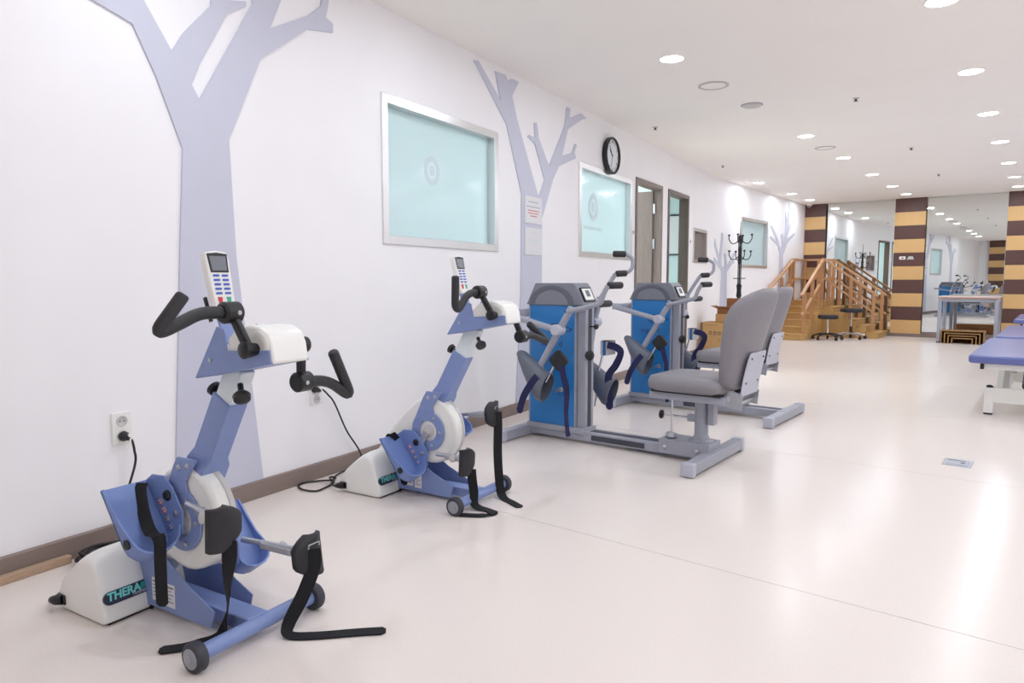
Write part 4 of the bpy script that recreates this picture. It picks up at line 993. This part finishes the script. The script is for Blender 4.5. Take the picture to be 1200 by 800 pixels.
# ================================================================= TREATMENT BEDS
def bed(label, d0, d1, n0, n1, z):
    t = thing('treatment_bed', label, 'bed', dn((d0 + d1) / 2, (n0 + n1) / 2), -BEND, 'blue treatment beds in a row')
    hx, hy = (n1 - n0) / 2, (d1 - d0) / 2
    obj('mattress', MB().prism(rrect(-hx, -hy, hx, hy, .03), z - .06, z, XY), M_BEDTOP, t, bevel=.016, seg=3)
    fr = obj('upper_frame', MB().box((-hx + .09, -hy + .06, z - .105), (hx - .09, hy - .06, z - .06)), M_WHITE, t, bevel=.004)
    for sy in (-1, 1):
        for sx in (-1, 1): obj('corner_cap', MB().box((sx * (hx - .085) - .012, sy * (hy - .055) - .016, z - .104), (sx * (hx - .085) + .012, sy * (hy - .055) + .016, z - .061)), M_BLACK, fr, bevel=.002, seg=1)
        e = obj('end_beam', MB().box((-hx + .10, sy * (hy - .26) - .03, .095), (hx - .10, sy * (hy - .26) + .03, .205)), M_WHITE, t, bevel=.004)
        for sx in (-1, 1):
            x = sx * (hx - .125)
            lg = obj('leg', MB().box((x - .03, sy * (hy - .26) - .031, .012), (x + .03, sy * (hy - .26) + .031, .205)), M_WHITE, t, bevel=.004)
            obj('leg_foot', MB().box((x - .028, sy * (hy - .26) - .028, 0), (x + .028, sy * (hy - .26) + .028, .014)), M_BLACK, lg, smooth=False)
            obj('bumper', MB().lathe([(.022, 0), (.022, .012), (.012, .02)], (x, sy * (hy - .26), .203), (0, 0, 1), 12), M_BLACK, lg)
        obj('lift_arm', MB().beam((-.12, sy * (hy - .30), .18), (-.12, sy * (hy - .62), z - .11), .04, .025), M_GREYP, t, bevel=.003)
        obj('lift_arm', MB().beam((.12, sy * (hy - .30), .18), (.12, sy * (hy - .62), z - .11), .04, .025), M_GREYP, t, bevel=.003)
    for sx in (-1, 1): obj('base_rail', MB().box((sx * .14 - .025, -hy + .28, .10), (sx * .14 + .025, hy - .28, .15)), M_WHITE, t, bevel=.004)
    obj('lift_motor', MB().tube([(0, -.25, .17), (0, .15, z - .12)], .032, 14), M_SLOT, t)
bed('blue vinyl treatment bed on white frame, nearest at the right edge', 6.4, 8.38, 2.1, 2.78, .465)
bed('blue vinyl treatment bed on white frame, middle of the three', 8.66, 10.85, 2.13, 2.81, .465)
bed('blue vinyl treatment bed on white frame, furthest, beside the striped pillar', 11.5, 13.4, 2.16, 2.84, .51)

# ================================================================= COAT STAND
def coat_stand():
    t = thing('coat_stand', 'black wrought iron coat stand beside the far window', 'coat stand', dn(10.65, -1.175))
    obj('base', MB().lathe([(.17, 0), (.17, .012), (.06, .03), (.03, .05)], (0, 0, 0), (0, 0, 1), 28), M_IRON, t)
    for k in range(4):
        a = math.pi / 2 * k + .4; x, y = .02 * math.cos(a), .02 * math.sin(a)
        obj('pole', MB().tube([(x, y, .04), (x, y, 1.68)], .007, 8), M_IRON, t)
    obj('pole', MB().tube([(0, 0, 1.5), (0, 0, 1.90)], .009, 10, taper=[1, .4]), M_IRON, t)
    for z0, z1, r in ((.75, .98, .040), (1.26, 1.52, .030), (1.60, 1.70, .034)):
        obj('collar', MB().lathe([(.012, z0), (r, z0 + .03), (r * .8, (z0 + z1) / 2), (r, z1 - .03), (.012, z1)], (0, 0, 0), (0, 0, 1), 16), M_IRON, t)
    N = 24; loops = [[((.085 + r * math.cos(b)) * math.cos(a), (.085 + r * math.cos(b)) * math.sin(a), 1.05 + r * math.sin(b)) for b in (2 * math.pi * j / 8 for j in range(8))] for a in (2 * math.pi * k / N for k in range(N)) for r in (.006,)]
    obj('umbrella_ring', MB().loft(loops, caps=False, closed=True), M_IRON, t)
    for z, k0 in ((1.62, 0), (1.38, .6)):
        for k in range(4):
            a = math.pi / 2 * k + k0; dx, dy = math.cos(a), math.sin(a)
            hk = obj('hook', MB().tube([(dx * .02, dy * .02, z), (dx * .07, dy * .07, z - .05), (dx * .13, dy * .13, z - .05), (dx * .17, dy * .17, z + .02), (dx * .165, dy * .165, z + .07)], .007, 8, round_=.03), M_IRON, t)
            obj('hook_knob', MB().lathe([(.006, -.012), (.018, 0), (.018, .012), (.004, .022)], (dx * .165, dy * .165, z + .07), (0, 0, 1), 12), M_IRON, hk)
coat_stand()

# ================================================================= CARDBOARD BOXES
def carton(label, d, n, z, sx, sy, sz, m, mark, rz=0.0, flap=False):
    t = thing('cardboard_box', label, 'box', dn(d, n, z), -BEND + rz, 'cardboard boxes stacked by the wall')
    if flap:
        th = .006
        for a, b in (((-sx, -sy, 0), (sx, -sy + th, sz)), ((-sx, sy - th, 0), (sx, sy, sz)), ((-sx, -sy + th, 0), (-sx + th, sy - th, sz)), ((sx - th, -sy + th, 0), (sx, sy - th, sz)), ((-sx + th, -sy + th, 0), (sx - th, sy - th, th))):
            obj('carton_wall', MB().box(a, b), m, t, smooth=False)
        obj('flap', MB().beam((-sx, 0, sz), (-sx - .09, 0, sz + .035), sy * 2, .005), m, t, smooth=False)
        obj('flap', MB().beam((0, -sy, sz), (0, -sy - .09, sz + .03), sx * 2, .005), m, t, smooth=False)
    else:
        b = obj('carton_body', MB().box((-sx, -sy, 0), (sx, sy, sz)), m, t, bevel=.003, seg=1, smooth=False)
        obj('tape', MB().box((-sx - .001, -.03, sz * .8), (sx + .001, .03, sz + .001)), M_CARDD, b, smooth=False)
    if mark:
        def pr(x, z, w_, h_): obj('printed_mark', MB().box((x - w_ / 2, -sy - .0012, z - h_ / 2), (x + w_ / 2, -sy - .0002, z + h_ / 2)), M_PRINT, t, smooth=False)
        for k in range(5):
            x = -.10 + .062 * k
            pr(x, sz * .72, .045, .012); pr(x - .016, sz * .68, .008, .04); pr(x + .014, sz * .68, .008, .045); pr(x, sz * .65, .03, .008)
        for k in range(8): pr(-.17 + .02 * k, sz * .92, .012, .008)
        for k in range(5): pr(.02 + .02 * k, sz * .48, .012, .008)
        for k in range(3): pr(-.12 + .09 * k, sz * .15, .04, .04)
        pr(-sx + .02, sz * .5, .03, sz * .96)
carton('large printed cardboard box on the floor behind the far seat', 9.47, -.955, 0, .245, .17, .455, M_CARD, True)
carton('plain cardboard box on top of the large printed carton', 9.52, -.88, .457, .16, .10, .11, M_CARD, False, .06)
carton('open cardboard tray with flaps on the stacked cartons', 9.53, -.87, .569, .15, .10, .07, M_CARDD, False, .03, True)
carton('small brown cardboard box at the top of the carton stack', 9.54, -.82, .577, .09, .06, .20, M_CARDD, False, -.05)

# ================================================================= SMALL THINGS NEAR THE FAR WALL
t = thing('security_camera', 'small white dome camera on the ceiling at the left striped pillar', 'camera', dn(DF - .14, -1.27, H))
obj('mount', MB().lathe([(.05, 0), (.05, -.03), (.04, -.04)], (0, 0, 0), (0, 0, 1), 20), M_WHITE, t)
obj('dome', MB().lathe([(.04, -.04), (.037, -.06), (.022, -.075), (.001, -.08)], (0, 0, 0), (0, 0, 1), 20), M_GREYD, t)
t = thing('pillar_sign', 'small white and grey sign on the middle striped pillar', 'sign', dn(DF - .004, .40, 1.43), -BEND)
obj('sign_plate', MB().box((-.11, -.004, -.028), (-.01, .004, .028)), M_WHITE, t, smooth=False)
obj('sign_symbol', MB().prism([(-.085, -.012), (-.035, -.012), (-.05, .012), (-.07, .006)], -.0052, -.0038, XZ), M_INK, t, smooth=False)
obj('sign_letters', MB().prism([(.01, -.028), (.125, -.028), (.105, .028), (.04, .028)], -.004, .004, XZ), M_GREYP, t, smooth=False)
